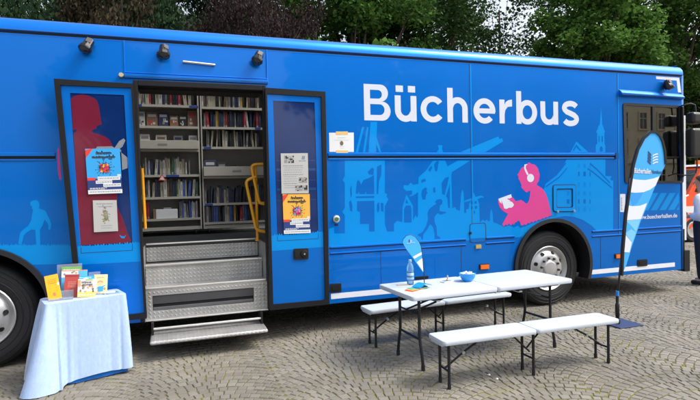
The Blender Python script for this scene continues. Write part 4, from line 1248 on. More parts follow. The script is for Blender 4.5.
# library shelf labels
b = None
for bx0, bx1, zz in ((-.40, -.33, 2.87), (.28, .40, 2.87), (.46, .56, 2.30), (-.05, .12, 1.915), (.45, .56, 1.505), (1.18, 1.26, 2.58)):
    o = MB().box(bx0, bx1, SY0-.004, SY0-.0022, zz-.026, zz+.004).build('shelf_label', mat('blue shelf label', (.02, .06, .30), .5))
    tag(o, {2.87: 'small blue label strip on the top shelf edge', 2.30: 'small blue label strip on the third shelf edge behind the yellow handrails', 1.915: 'longer blue label strip under the books just above the paper triangle', 1.505: 'blue label strip above the lowest row behind the yellow handrails', 2.58: 'blue label strip at the shelf end nearest the door lock'}[zz] + ('' if not (zz == 2.87) else (' nearest the red figure door' if bx0 < 0 else ' beside the middle panel')), 'label', 'label strips on the shelf edges')

PAGES = mat('book pages', (.55, .52, .45), .8)
LABELW = mat('spine label white', (.34, .34, .32), .6)
BCOL = {'navy': (.014, .022, .06), 'black': (.014, .014, .016), 'grey': (.13, .13, .135), 'white': (.52, .52, .50), 'red': (.32, .022, .03), 'brown': (.10, .06, .035), 'yellow': (.50, .30, .03), 'green': (.02, .10, .045), 'blue': (.025, .075, .30), 'cream': (.42, .38, .28)}
def book_mesh(colour):
    """unit book: spine towards -y, bottom at z=0, 1 x 1 x 1"""
    b = MB()
    b.box(-.5, .5, 0, .06, 0, 1, 0).box(-.5, -.40, .0601, 1, 0, 1, 0).box(.40, .5, .0601, 1, 0, 1, 0).box(-.399, .399, .0602, .96, .02, .97, 1)
    if colour in ('white', 'cream', 'red', 'yellow', 'green', 'grey'): b.box(-.30, .30, -.006, -.0005, .06, .15, 2)
    b.box(-.16, .16, -.006, -.0005, .42, .82, 3)
    c = BCOL[colour]
    lt = tuple(min(1, x*1.8+.03) for x in c) if sum(c) < .8 else (.2, .16, .12)
    o = b.build('book', [mat(colour+' book cover', c, .5, 0, .1, .12, 3), PAGES, LABELW, mat(colour+' spine lettering', lt, .5)])
    return o
protos = {c: book_mesh(c) for c in BCOL}
q = random.Random(21)
used = set()
ORD = {0: 'top', 1: 'second', 2: 'third', 3: 'fourth', 4: 'fifth', 5: 'bottom'}
def put_book(colour, x, z, wdt, hgt, dep, lean, row, case):
    o = protos[colour]
    if colour in used:
        o = o.copy(); COL.objects.link(o)
    used.add(colour)
    o.scale = (wdt, dep, hgt)
    o.location = (x, SY0+.03+q.uniform(0, .025), z+.0008+abs(math.sin(lean))*wdt*.5)
    o.rotation_euler = (0, lean, 0)
    tag(o, '%s book standing on the %s shelf of the bookcase %s' % (colour, ORD[row], {'left': 'holding the white box file', 'right': 'behind the yellow handrails'}[case]), 'book', 'books on the shelves inside the bus')
def row_of_books(x0, x1, z, row, case, weights, hmin=.18, hmax=.24, gaps=.04, wmin=.018, wmax=.042, lean_p=.12):
    x = x0
    cs = list(weights)
    ws = [weights[c] for c in cs]
    while True:
        wd = q.uniform(wmin, wmax)
        if x+wd > x1: break
        c = q.choices(cs, ws)[0]
        lean = 0
        hh = q.uniform(hmin+.005, hmax+.022)
        if q.random() < lean_p and x+wd+.03 < x1:
            lean = q.choice((-1, 1))*q.uniform(.03, .10)
            x += abs(math.sin(lean))*hh*.55
        put_book(c, x+wd/2, z, wd, hh, q.uniform(.14, .19), lean, row, case)
        x += wd + .0015 + abs(math.sin(lean))*hh*.55
        if q.random() < gaps: x += q.uniform(.01, .03)
DK = {'navy': 4, 'black': 3, 'grey': 3.5, 'white': 2.6, 'brown': 2, 'cream': 2.4, 'blue': 1.2, 'red': .8, 'green': .6, 'yellow': .3}
MIX = {'navy': 2.2, 'black': 1.6, 'grey': 2.5, 'white': 3.6, 'brown': 1, 'cream': 2, 'blue': 2, 'red': 1.3, 'green': 1, 'yellow': .5}
row_of_books(-.42, .37, LZ[0], 0, 'left', {'navy': 4, 'black': 3.5, 'cream': 2, 'grey': 2.5, 'red': 1.4, 'white': 1.4, 'brown': 1}, .19, .23, wmin=.024, wmax=.046)
row_of_books(-.42, .30, LZ[3], 3, 'left', MIX, .17, .23)
row_of_books(-.42, .37, LZ[4], 4, 'left', MIX, .19, .235)
row_of_books(-.38, -.25, LZ[5], 5, 'left', {'red': 2, 'white': 2, 'cream': 1, 'black': 1}, .19, .22, lean_p=1, wmin=.02, wmax=.03)
row_of_books(.11, .36, LZ[5], 5, 'left', {'white': 3, 'grey': 3, 'blue': 1, 'red': .5}, .18, .235, lean_p=.3, wmin=.013, wmax=.022)
row_of_books(.45, 1.30, RZ[0], 0, 'right', {'black': 3.5, 'navy': 3, 'brown': 2.5, 'cream': 3, 'grey': 2.5, 'white': 1.2, 'yellow': .4}, .19, .235, wmin=.02, wmax=.034)
row_of_books(.47, 1.30, RZ[1], 1, 'right', {'black': 3, 'navy': 4, 'grey': 3.5, 'white': 1, 'red': .8, 'yellow': .6, 'cream': .7}, .18, .235, wmin=.022, wmax=.04)
row_of_books(.50, 1.26, RZ[2], 2, 'right', {'black': 5, 'cream': 2.5, 'grey': 3, 'white': 2, 'navy': 2}, .20, .26, lean_p=.5, wmin=.018, wmax=.034)
row_of_books(.45, 1.30, RZ[4], 4, 'right', {'black': 5, 'navy': 5, 'grey': 2, 'white': .8, 'cream': .6}, .18, .235)
row_of_books(.45, 1.22, RZ[5], 5, 'right', {'white': 2, 'cream': 2, 'blue': 2, 'red': 2, 'navy': 2.5, 'black': 2, 'grey': 2, 'yellow': .5}, .19, .24, wmin=.022, wmax=.04)
for c in protos:
    if c not in used: bpy.data.objects.remove(protos[c])
# picture books shown face on
def cover(name, x0, x1, y, z0, z1, cols, label, tilt=.0, grp='picture books shown face on', seed=1, cat='book'):
    q2 = random.Random(seed)
    wd, hh = x1-x0, z1-z0
    t_ = thing(name, label, cat, ((x0+x1)/2, y, z0), 0, grp)
    MB().box(-wd/2, wd/2, 0, .012, 0, hh).build('cover', cols[0], t_, bevel=.002)
    b = MB()
    b.box(-wd*.36, wd*.36, -.0012, -.0004, hh*.68, hh*.86, 0)
    for k in range(4):
        a = q2.uniform(-.34, .2)*wd; c = q2.uniform(.08, .45)*hh
        b.box(a, a+q2.uniform(.12, .3)*wd, -.0012-.0003*k, -.0005-.0003*k, c, c+q2.uniform(.1, .25)*hh, k % 2)
    b.build('cover_picture', [cols[1], cols[2]], t_)
    t_.rotation_euler = (tilt, 0, 0)
    return t_
mc = lambda n, c: mat(n+' printed cover', c, .45, 0, .2, .15, 9)
cR, cW, cN, cB, cG, cK = mc('red', (.42, .04, .04)), mc('white', (.50, .49, .46)), mc('navy', (.02, .03, .09)), mc('brown', (.20, .12, .07)), mc('grey', (.22, .22, .22)), mc('black', (.02, .02, .022))
for i, (x0, x1, h_, cols, lb) in enumerate([(-.40, -.30, .21, (cW, cG, cN), 'pale book with grey landscape cover, first face on'), (-.28, -.14, .20, (cB, cW, cR), 'brown striped book face on between pale and navy books'), (-.13, .00, .20, (cN, cW, cG), 'navy and white book face on in the middle of its shelf'), (.02, .13, .16, (cB, cW, cR), 'small brown book face on with a red spot'), (.14, .245, .17, (cK, cW, cW), 'black book face on with white lettering'), (.255, .385, .24, (cB, cR, cW), 'tall red brown book face on, nearest the middle panel')]):
    cover('picture_book', x0, x1, SY0+.05, LZ[1]+.001, LZ[1]+h_, cols, lb, -.12, seed=i+3)
# tray shelves
def tray(x0, x1, z, label, h_=.115):
    t_ = thing('display_tray', label, 'tray', ((x0+x1)/2, SY0, z+.002), 0, 'display trays in the bookcases')
    wd = x1-x0
    b = MB().box(-wd/2, wd/2, -.05, -.038, 0, h_); b.build('front_board', SHELFM, t_, bevel=.003)
    b = MB().box(-wd/2, wd/2, -.0379, .25, 0, .01); b.build('tray_floor', SHELFM, t_)
    b = MB().box(-wd/2, -wd/2+.01, -.0378, .25, .0101, h_).box(wd/2-.01, wd/2, -.0378, .25, .0101, h_); b.build('side_board', SHELFM, t_)
    b = MB().box(-.10, .02, -.0525, -.0502, h_*.4, h_*.62); b.build('label_holder', GINK, t_)
    return t_
tray(-.47, .385, LZ[2]+.007, 'beige display tray of picture books above the white box file')
tray(.445, 1.44, RZ[3]+.007, 'beige display tray of film cases behind the yellow handrails', .13)
for i, (x0, x1, h_, cols, lb) in enumerate([(-.37, -.245, .215, (cW, cG, cB), 'pale picture book at the tray end nearest the red figure door'), (-.17, -.03, .205, (cW, cB, cG), 'pale picture book beside the grey blue one in the tray'), (.06, .18, .20, (cG, cN, cW), 'grey blue picture book between two pale books in the tray'), (.26, .375, .205, (cW, cG, cN), 'white picture book beside the middle panel in the tray')]):
    cover('picture_book', x0, x1, SY0+.03, LZ[2]+.02, LZ[2]+h_, cols, lb, -.08, seed=i+13)
for i, (x0, x1, h_, cols, lb) in enumerate([(.46, .62, .235, (cN, cW, cG), 'navy and white film case standing in the tray behind the handrails'), (.64, .76, .20, (cK, cG, cN), 'black film case standing in the tray behind the handrails'), (.78, .90, .165, (cK, cR, cB), 'low dark case lying in the tray behind the handrails')]):
    cover('film_case', x0, x1, SY0+.02, RZ[3]+.02, RZ[3]+h_, cols, lb, -.06, 'film cases in the tray', seed=i+23)
# box file on the bottom shelf, paper triangle
t_ = thing('box_file', 'white box file on the bottom shelf inside the bus', 'box', (-.075, SY0+.02, LZ[5]+.001))
MB().box(-.12, .16, 0, .2, 0, .13).build('box_body', WHITEP, t_, bevel=.004)
MB().box(-.155, -.1201, .0, .2, 0, .14).build('box_side', cB, t_)
MB().box(-.02, .08, .05, .15, .1302, .15).build('box_insert', WHITEP, t_)
t_ = thing('paper_triangle', 'small red edged paper triangle hanging from the shelf edge', 'sign', (-.095, SY0-.012, 1.93))
MB().prism([(-.055, 0, -.085), (.045, 0, -.095), (-.01, 0, 0)], (0, .004, 0)).build('border', PRED, t_)
MB().prism([(-.037, -.001, -.074), (.028, -.001, -.080), (-.008, -.001, -.022)], (0, .0008, 0)).build('centre', WHITEP, t_)

# ------------------------------------------------------------------ folding table and benches
def leg_tube(name, pts, r, parent): return MB().tube(pts, r, 10).build(name, LEGM, parent, smooth=True)
def board_mesh(L, W, z0, z1, seam=True):
    b = MB()
    def rr(x0, x1, y0, y1, r, n=5):
        out = []
        for cx_, cy_, a0 in ((x1-r, y1-r, 0), (x0+r, y1-r, PI/2), (x0+r, y0+r, PI), (x1-r, y0+r, 1.5*PI)):
            out += [(cx_+r*math.cos(a0+k*PI/2/n), cy_+r*math.sin(a0+k*PI/2/n)) for k in range(n+1)]
        return out
    for (x0, x1) in ((-L/2, -.0015), (.0015, L/2)):
        P = rr(x0, x1, -W/2, W/2, .03 if True else .002)
        rings = []
        for (ins, z) in ((.016, z0), (.003, z0+.002), (0, z0+.012), (0, z1-.010), (.004, z1-.002), (.012, z1)):
            cx_ = (x0+x1)/2
            rings.append([(cx_+(x-cx_)*(1-2*ins/(x1-x0)), y*(1-2*ins/W), z) for x, y in P])
        n = len(P)
        V = [p_ for r_ in rings for p_ in r_]
        F = [tuple(range(n))[::-1], tuple((len(rings)-1)*n+k for k in range(n))]
        for i in range(len(rings)-1):
            F += [(i*n+k, i*n+(k+1) % n, (i+1)*n+(k+1) % n, (i+1)*n+k) for k in range(n)]
        b.add(V, F)
    return b
tb = thing('folding_table', 'white folding table with dark legs holding a bottle and a bowl', 'table', (2.90, -1.265, 0), R(3.2))
board_mesh(1.86, .70, .668, .712).build('tabletop', HDPE, tb, smooth=True)
MB().box(-.80, .80, -.28, -.262, .645, .667).box(-.80, .80, .262, .28, .645, .667).build('rail', LEGM, tb)
for sx in (-1, 1):
    x = sx*.775
    for sy in (-1, 1):
        leg_tube('leg', [(x, sy*.19, .667), (x, sy*.19, .30), (x, sy*.20, .245), (x, sy*.235, .11), (x, sy*.245, .05), (x, sy*.245, .0)], .0145, tb)
        MB().lathe([(.018, 0), (.018, .05)], (x, sy*.245, .0005), 'z', 10).build('foot_cap', RUBBER, tb)
    leg_tube('crossbar', [(x, -.195, .275), (x, .195, .275)], .012, tb)
    leg_tube('crossbar', [(x, -.19, .50), (x, .19, .50)], .009, tb)
    leg_tube('brace', [(x, -.06, .50), (x-sx*.28, -.06, .575), (x-sx*.52, -.06, .655)], .010, tb)
    leg_tube('brace', [(x, .06, .50), (x-sx*.28, .06, .575)], .009, tb)
    MB().box(x-sx*.28-.02, x-sx*.28+.02, -.075, .075, .567, .583).build('hinge', CHROME, tb)
MB().box(-.03, .03, -.345, -.33, .655, .667).box(-.03, .03, .33, .345, .655, .667).build('fold_hinge', CHROME, tb)

def make_bench(name, label, x, y, rz, zt=.418):
    t_ = thing(name, label, 'bench', (x, y, 0), rz, 'white folding benches')
    board_mesh(1.84, .285, zt-.04, zt).build('seat', HDPE, t_, smooth=True)
    b = MB()
    for sx in (-1, 1): MB().box(sx*.905-.008, sx*.905+.008, -.10, .10, zt-.055, zt-.0405).build('end_rib', HDPE, t_, bevel=.004)
    for xx in (-.84, .0, .84):
        for sy in (-1, 1):
            leg_tube('leg', [(xx, sy*.078, zt-.041), (xx, sy*.078, 0)], .0125, t_)
            MB().lathe([(.0155, 0), (.0155, .04)], (xx, sy*.078, .0004), 'z', 10).build('foot_cap', RUBBER, t_)
        leg_tube('crossbar', [(xx, -.078, .145), (xx, .078, .145)], .009, t_)
    for s in (-1, 1):
        leg_tube('brace', [(s*.84, .0, .145), (s*.66, .0, .26), (s*.45, .0, zt-.045)], .009, t_)
        leg_tube('brace', [(s*.0+s*.012, s*.04, .20), (s*.20, s*.04, zt-.045)], .008, t_)
        MB().lathe([(.014, -.014), (.014, .014)], (s*.66, 0, .26), 'y', 10).build('brace_joint', CHROME, t_)
        MB().box(s*.38-.012, s*.38+.012, -.05, .05, zt-.075, zt-.0405).build('brace_bracket', LEGM, t_)
    return t_
make_bench('bench', 'white folding bench in front of the table, with white scraps below it', 2.985, -1.945, R(-.3))
make_bench('bench', 'white folding bench behind the table along the bus', 2.835, -.60, R(4.2), .408)

# things on the table
TZ = .7125
CLEARB = glass('clear plastic bottle', (.86, .94, .98), .9, 1.6)
_t = CLEARB.node_tree; _m = _t.nodes.new('ShaderNodeMixShader'); _m.inputs[0].default_value = .30
_d = _t.nodes.new('ShaderNodeBsdfTranslucent'); _d.inputs[0].default_value = (.45, .78, .95, 1)
_o = _t.nodes['Material Output']; _s = _o.inputs[0].links[0].from_socket
_t.links.new(_s, _m.inputs[1]); _t.links.new(_d.outputs[0], _m.inputs[2]); _t.links.new(_m.outputs[0], _o.inputs[0])
t_ = thing('water_bottle', 'clear plastic water bottle standing on the white table', 'bottle', (2.23, -1.13, TZ))
pr = [(.030, .0), (.034, .004), (.034, .03), (.031, .04), (.034, .05), (.034, .125), (.031, .132), (.034, .14), (.034, .165), (.028, .19), (.016, .215), (.0125, .222), (.0125, .238)]
MB().lathe(pr, (0, 0, 0), 'z', 24).build('bottle_body', CLEARB, t_, smooth=True)
MB().lathe([(.0345, .055), (.0352, .056), (.0352, .118), (.0345, .119)], (0, 0, 0), 'z', 24, cap=False).build('bottle_label', mat('pale blue label', (.42, .62, .80), .5), t_, smooth=True)
MB().lathe([(.0350, .075), (.0358, .0752), (.0358, .092), (.0350, .0922)], (0, 0, 0), 'z', 24, cap=False).build('label_band', mat('label blue', (.05, .22, .55), .5), t_, smooth=True)
MB().lathe([(.015, .228), (.0155, .230), (.0155, .246), (.013, .249), (0, .249)], (0, 0, 0), 'z', 18).build('cap', mat('pale blue cap', (.35, .55, .72), .4), t_, smooth=True)
MB().lathe([(.0, .006), (.0315, .006), (.0315, .03), (.0290, .04), (.0315, .05), (.0315, .118)], (0, 0, 0), 'z', 20).build('water', glass('water', (.80, .90, .95), .9, 1.2), t_, smooth=True)
# bowl of sweets
t_ = thing('sweet_bowl', 'bright blue plastic bowl of white sweets on the table', 'bowl', (2.83, -1.215, TZ))
pr = [(.0, .0), (.040, .0), (.044, .004), (.062, .022), (.076, .048), (.083, .075), (.085, .082), (.082, .083), (.079, .075), (.072, .048), (.058, .025), (.040, .010), (.0, .008)]
bw = bpy.data.materials.new('translucent blue plastic'); bw.use_nodes = True
p = bw.node_tree.nodes['Principled BSDF']; p.inputs['Base Color'].default_value = (.01, .30, .78, 1); p.inputs['Roughness'].default_value = .22; p.inputs['Subsurface Weight'].default_value = .25; p.inputs['Subsurface Radius'].default_value = (.02, .02, .03)
MB().lathe(pr, (0, 0, 0), 'z', 36, cap=False).build('bowl_shell', bw, t_, smooth=True)
q = random.Random(2)
cand = mat('white wrapped sweet', (.80, .80, .82), .4)
for i in range(26):
    a = q.uniform(0, 2*PI); r = .064*math.sqrt(q.random()); z = .062+.020*(1-(r/.064)**2)+q.uniform(0, .010)
    o = MB()
    o.lathe([(.0, -.016), (.009, -.012), (.004, -.010), (.010, -.005), (.011, 0), (.010, .005), (.004, .010), (.009, .012), (.0, .016)], (0, 0, 0), 'x', 8)
    s_ = o.build('sweet', cand, None, smooth=True)
    s_.location = (2.83+r*math.cos(a), -1.215+r*math.sin(a), TZ+z); s_.rotation_euler = (q.uniform(0, 3), q.uniform(-.6, .6), q.uniform(0, 3))
    tag(s_, 'white wrapped sweet heaped in the blue bowl on the table', 'sweet', 'sweets in the blue bowl')
# fan of leaflets
for i, (cx_, cy_, rz, m, lb) in enumerate([(2.150, -1.385, .55, mat('leaflet orange', (.80, .22, .03), .4), 'orange leaflet, lowest of the fan at the table corner'), (2.165, -1.375, .40, mat('leaflet red', (.62, .03, .05), .4), 'red leaflet in the fan at the table corner'), (2.18, -1.365, .25, mat('leaflet yellow', (.80, .52, .04), .4), 'yellow leaflet in the fan at the table corner'), (2.20, -1.355, .10, mat('leaflet green', (.10, .36, .22), .4), 'green leaflet in the fan at the table corner')]):
    o = MB().box(-.10, .10, -.045, .045, 0, .0022).build('leaflet', m)
    o.location = (cx_, cy_, TZ+.0024*i); o.rotation_euler = (0, 0, rz)
    tag(o, lb, 'leaflet', 'fan of coloured leaflets')
b = MB()
n = 10
V = []; F = []
for i in range(n+1):
    u_ = i/n; x = -.085+.17*u_; z = .004+.030*math.sin(PI*u_*.95)
    V += [(x, -.055, z), (x, .055, z), (x, .055, z+.003), (x, -.055, z+.003)]
for i in range(n):
    k = i*4
    F += [(k, k+4, k+5, k+1), (k+1, k+5, k+6, k+2), (k+2, k+6, k+7, k+3), (k+3, k+7, k+4, k)]
F += [(0, 1, 2, 3), (n*4, n*4+3, n*4+2, n*4+1)]
b.add(V, F)
o = b.build('booklet', mat('bright blue cover', (.01, .28, .72), .35, 0, .4), None, smooth=True)
o.location = (2.255, -1.335, TZ+.0095); o.rotation_euler = (0, 0, .35)
tag(o, 'curved bright blue booklet lying beside the small flag', 'booklet')
o = MB().box(-.085, .085, -.012, .012, 0, .006).build('wooden_ruler', mat('pale wood', (.52, .40, .24), .6), None, bevel=.002)
o.location = (2.17, -1.135, TZ+.0005); o.rotation_euler = (0, 0, -.12)
tag(o, 'pale wooden stick lying at the foot of the bottle', 'stick')
t_ = thing('ink_pad', 'small white tray with a wooden stamp on the table', 'stamp tray', (2.62, -1.165, TZ), .25)
MB().box(-.065, .065, -.035, .035, 0, .012).build('tray', mat('white tray', (.72, .75, .80), .4), t_, bevel=.004)
MB().box(-.05, .05, -.025, .025, .0122, .014).build('pad', mat('slate blue pad', (.12, .18, .30), .7), t_)
MB().lathe([(.016, .0), (.016, .008), (.007, .014), (.008, .045), (.005, .052), (0, .053)], (.01, 0, .0145), 'z', 12).build('stamp', mat('pale wood', (.52, .40, .24)), t_, smooth=True)
o = MB().box(-.035, .035, -.02, .02, 0, .0015).build('paper_slip', WHITEP); o.location = (2.765, -1.135, TZ+.0006); o.rotation_euler = (0, 0, .7)
tag(o, 'white paper slip beside the blue bowl', 'paper')
# scraps on the ground
for i, (x, y) in enumerate(((2.618, -1.886), (2.626, -1.993))):
    b = MB(); q2 = random.Random(i)
    b.lathe([(.0, 0), (.011, .003), (.013, .007), (.006, .013), (0, .014)], (0, 0, 0), 'z', 6)
    b.V = [(vx*q2.uniform(.8, 1.5), vy*q2.uniform(.7, 1.3), vz) for vx, vy, vz in b.V]
    o = b.build('paper_scrap', WHITEP); o.location = (x, y, .0005)
    tag(o, ('white crumpled scrap on the setts under the front bench', 'smaller white scrap on the setts nearer the camera')[i], 'litter')

# ------------------------------------------------------------------ flags
FB = mat('flag sky blue cloth', (.045, .40, .86), .75, 0, 0, .03, 5)
FWH = mat('flag white cloth', (.72, .76, .84), .75, 0, 0, .03, 5)
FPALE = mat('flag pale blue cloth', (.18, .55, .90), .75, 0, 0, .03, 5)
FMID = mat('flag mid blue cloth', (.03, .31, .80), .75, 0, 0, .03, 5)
FNAVY = mat('flag navy print', (.02, .06, .18), .7)
def flag_thing(name, label, base, yp, pole, cloth, r0_, bands, group=None):
    t_ = thing(name, label, 'flag', (base[0], yp, base[1]), 0, group)
    def loc(P): return [(x-base[0], z-base[1]) for x, z in P]
    P = loc(pole)
    rs = [r0_*(1-.75*i/(len(P)-1)) for i in range(len(P))]
    MB().tube([(x, .0, z) for x, z in P], rs, 8).build('pole', BLACKP, t_, smooth=True)
    cl = plate('cloth', [loc(cloth)], -r0_*.4, r0_*.25, FB, t_)
    hem = loc(cloth)
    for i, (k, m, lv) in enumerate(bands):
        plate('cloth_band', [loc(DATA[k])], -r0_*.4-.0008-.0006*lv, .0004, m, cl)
    return t_, cl
fp_, fc_ = DATA['flag_pole'], DATA['flag_cloth']
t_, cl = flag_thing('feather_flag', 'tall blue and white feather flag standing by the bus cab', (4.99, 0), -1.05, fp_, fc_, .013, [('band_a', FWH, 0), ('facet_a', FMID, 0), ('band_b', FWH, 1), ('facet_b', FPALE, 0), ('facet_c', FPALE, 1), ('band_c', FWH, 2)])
edge = [(x-4.99, z) for x, z in fc_[:14]]
L = [Vector((x, z)) for x, z in edge]
o_ = []
i_ = []
for i, p_ in enumerate(L):
    d_ = (L[min(i+1, len(L)-1)]-L[max(i-1, 0)]).normalized(); nrm = Vector((-d_.y, d_.x))
    o_.append(tuple(p_+nrm*.012)); i_.append(tuple(p_-nrm*.018))
plate('pole_sleeve', [o_+i_[::-1]], -.016, .030, BLACKP, t_, .003)
# logo: two fans of page edges, and the name
b = MB()
for k in range(4):
    x0_, z0_ = 5.405-4.99+.012*k, 2.005-.052*k+.05
    pass
def logo(par, cx_, cz_, s, y):
    b1 = MB(); b2 = MB()
    for k in range(4):
        z = cz_ + s*(.42-.26*k)
        x = cx_ + s*(-.02-.02*k)
        b1.add([(x-s*.42, y, z+s*.02), (x-s*.36, y, z+s*.20), (x+s*.02, y, z-s*.16+s*.02), (x-s*.04, y, z-s*.30)], [(0, 1, 2, 3)])
    for k in range(4):
        z = cz_ + s*(.06-.24*k+.14)
        P = []
        for u_ in np.linspace(0, 1, 6):
            P.append((cx_+s*(.14+.62*u_), z+s*(.02+.16*math.sin(u_*1.9))))
        Q_ = [(x, zz-s*.11) for x, zz in P[::-1]]
        b2.add([(x, y, zz) for x, zz in P+Q_], [tuple(range(12))])
    b1.build('logo_pages', FNAVY, par); b2.build('logo_pages', FWH, par)
logo(cl, 5.50-4.99, 1.97, .135, -.0075)
lettering('flag_name', 'Bücherhallen', (5.225-4.99, -.0073, 1.787), (1, 0, -.055), (.055, 0, 1), .265, .062, FWH, cl, .02)
lettering('flag_name', 'Hamburg', (5.492-4.99, -.0073, 1.765), (1, 0, -.055), (.055, 0, 1), .185, .062, FNAVY, cl, .0)
MB().box(-.165, .19, -.165, .175, .0005, .014).build('base_plate', mat('navy base plate', (.018, .035, .10), .6, 0, 0, .25, 20), t_, bevel=.004)
MB().lathe([(.030, .0145), (.030, .06), (.020, .065), (.020, .10), (.024, .105), (.024, .24), (.017, .25), (.017, .34)], (-.035, 0, 0), 'z', 14).build('ground_spike', BLACKP, t_, smooth=True)
MB().lathe([(.0185, .341), (.0185, .40)], (-.033, 0, 0), 'z', 12).build('sleeve_tie', mat('blue tie band', (.02, .25, .75), .5), t_)
t2, c2 = flag_thing('table_flag', 'small blue teardrop flag standing on the white table', (2.3, TZ), -1.30, DATA['mini_pole'], DATA['mini_cloth'], .005, [('mini_band_a', FWH, 0), ('mini_band_b', FWH, 0)])
b = MB().lathe([(.0, .014), (.012, .014), (.034, .006), (.036, .0)], (0, 0, 0), 'z', 20); b.build('flag_foot', CHROME, t2, smooth=True)
logo(c2, 2.150-2.3, 1.168-TZ, .026, -.0035)
lettering('flag_name', 'Bücherhallen Hamburg', (2.118-2.3, -.0035, 1.136-TZ), (1, 0, .10), (0, 0, 1), .085, .012, FWH, c2, .0)

# ------------------------------------------------------------------ cloth covered display table
VC = bpy.data.materials.new('pale blue crushed velvet'); VC.use_nodes = True
t = VC.node_tree; p = t.nodes['Principled BSDF']
tc = t.nodes.new('ShaderNodeTexCoord')
mp = t.nodes.new('ShaderNodeMapping'); mp.inputs['Scale'].default_value = (1, 1, .4)
nz = t.nodes.new('ShaderNodeTexNoise'); nz.inputs['Scale'].default_value = 42; nz.inputs['Detail'].default_value = 8; nz.inputs['Roughness'].default_value = .75; nz.inputs['Distortion'].default_value = .8
t.links.new(tc.outputs['Object'], mp.inputs[0]); t.links.new(mp.outputs[0], nz.inputs['Vector'])
cr = t.nodes.new('ShaderNodeValToRGB'); e = cr.color_ramp.elements
e[0].position = .36; e[0].color = (.33, .46, .72, 1); e[1].position = .70; e[1].color = (.43, .56, .79, 1)
t.links.new(nz.outputs['Fac'], cr.inputs[0]); t.links.new(cr.outputs[0], p.inputs['Base Color'])
p.inputs['Roughness'].default_value = .5; p.inputs['Sheen Weight'].default_value = .8; p.inputs['Sheen Roughness'].default_value = .3
bp = t.nodes.new('ShaderNodeBump'); bp.inputs['Strength'].default_value = .15; bp.inputs['Distance'].default_value = .01
t.links.new(nz.outputs['Fac'], bp.inputs['Height']); t.links.new(bp.outputs[0], p.inputs['Normal'])
CX, CY, CA = -.785, -.475, R(18.5)
CL, CW = .66, .33
CT = .742
MC = Matrix.Translation((CX, CY, 0)) @ Matrix.Rotation(CA, 4, 'Z')
dt = thing('display_table', 'small display table hidden under a pale blue velvet cloth', 'table', (CX, CY, 0), CA)
MB().box(-CL/2+.01, CL/2-.01, -CW/2+.01, CW/2-.01, CT-.03, CT-.006).build('tabletop', HDPE, dt)
for sx in (-1, 1):
    for sy in (-1, 1): MB().box(sx*(CL/2-.05)-.015, sx*(CL/2-.05)+.015, sy*(CW/2-.05)-.015, sy*(CW/2-.05)+.015, 0, CT-.0301).build('leg', LEGM, dt)
def rr_pts(L_, W_, r, n_side):
    """points of a rounded rectangle, parametrised evenly, with a corner weight"""
    pts = []
    hl, hw = L_/2, W_/2
    cor = ((hl-r, hw-r, 0), (-hl+r, hw-r, PI/2), (-hl+r, -hw+r, PI), (hl-r, -hw+r, 1.5*PI))
    per = []
    for i, (cx_, cy_, a0) in enumerate(cor):
        for k in range(9):
            a = a0+k/8*PI/2
            per.append((cx_+r*math.cos(a), cy_+r*math.sin(a), math.cos(a), math.sin(a), 1-abs(k-4)/4))
        nx_ = cor[(i+1) % 4]; a = a0+PI/2
        e0 = (cx_+r*math.cos(a), cy_+r*math.sin(a)); e1 = (nx_[0]+r*math.cos(a), nx_[1]+r*math.sin(a))
        m_ = n_side if i % 2 == 0 else n_side//2
        for k in range(1, m_):
            u_ = k/m_
            per.append((e0[0]+(e1[0]-e0[0])*u_, e0[1]+(e1[1]-e0[1])*u_, math.cos(a), math.sin(a), 0))
    return per
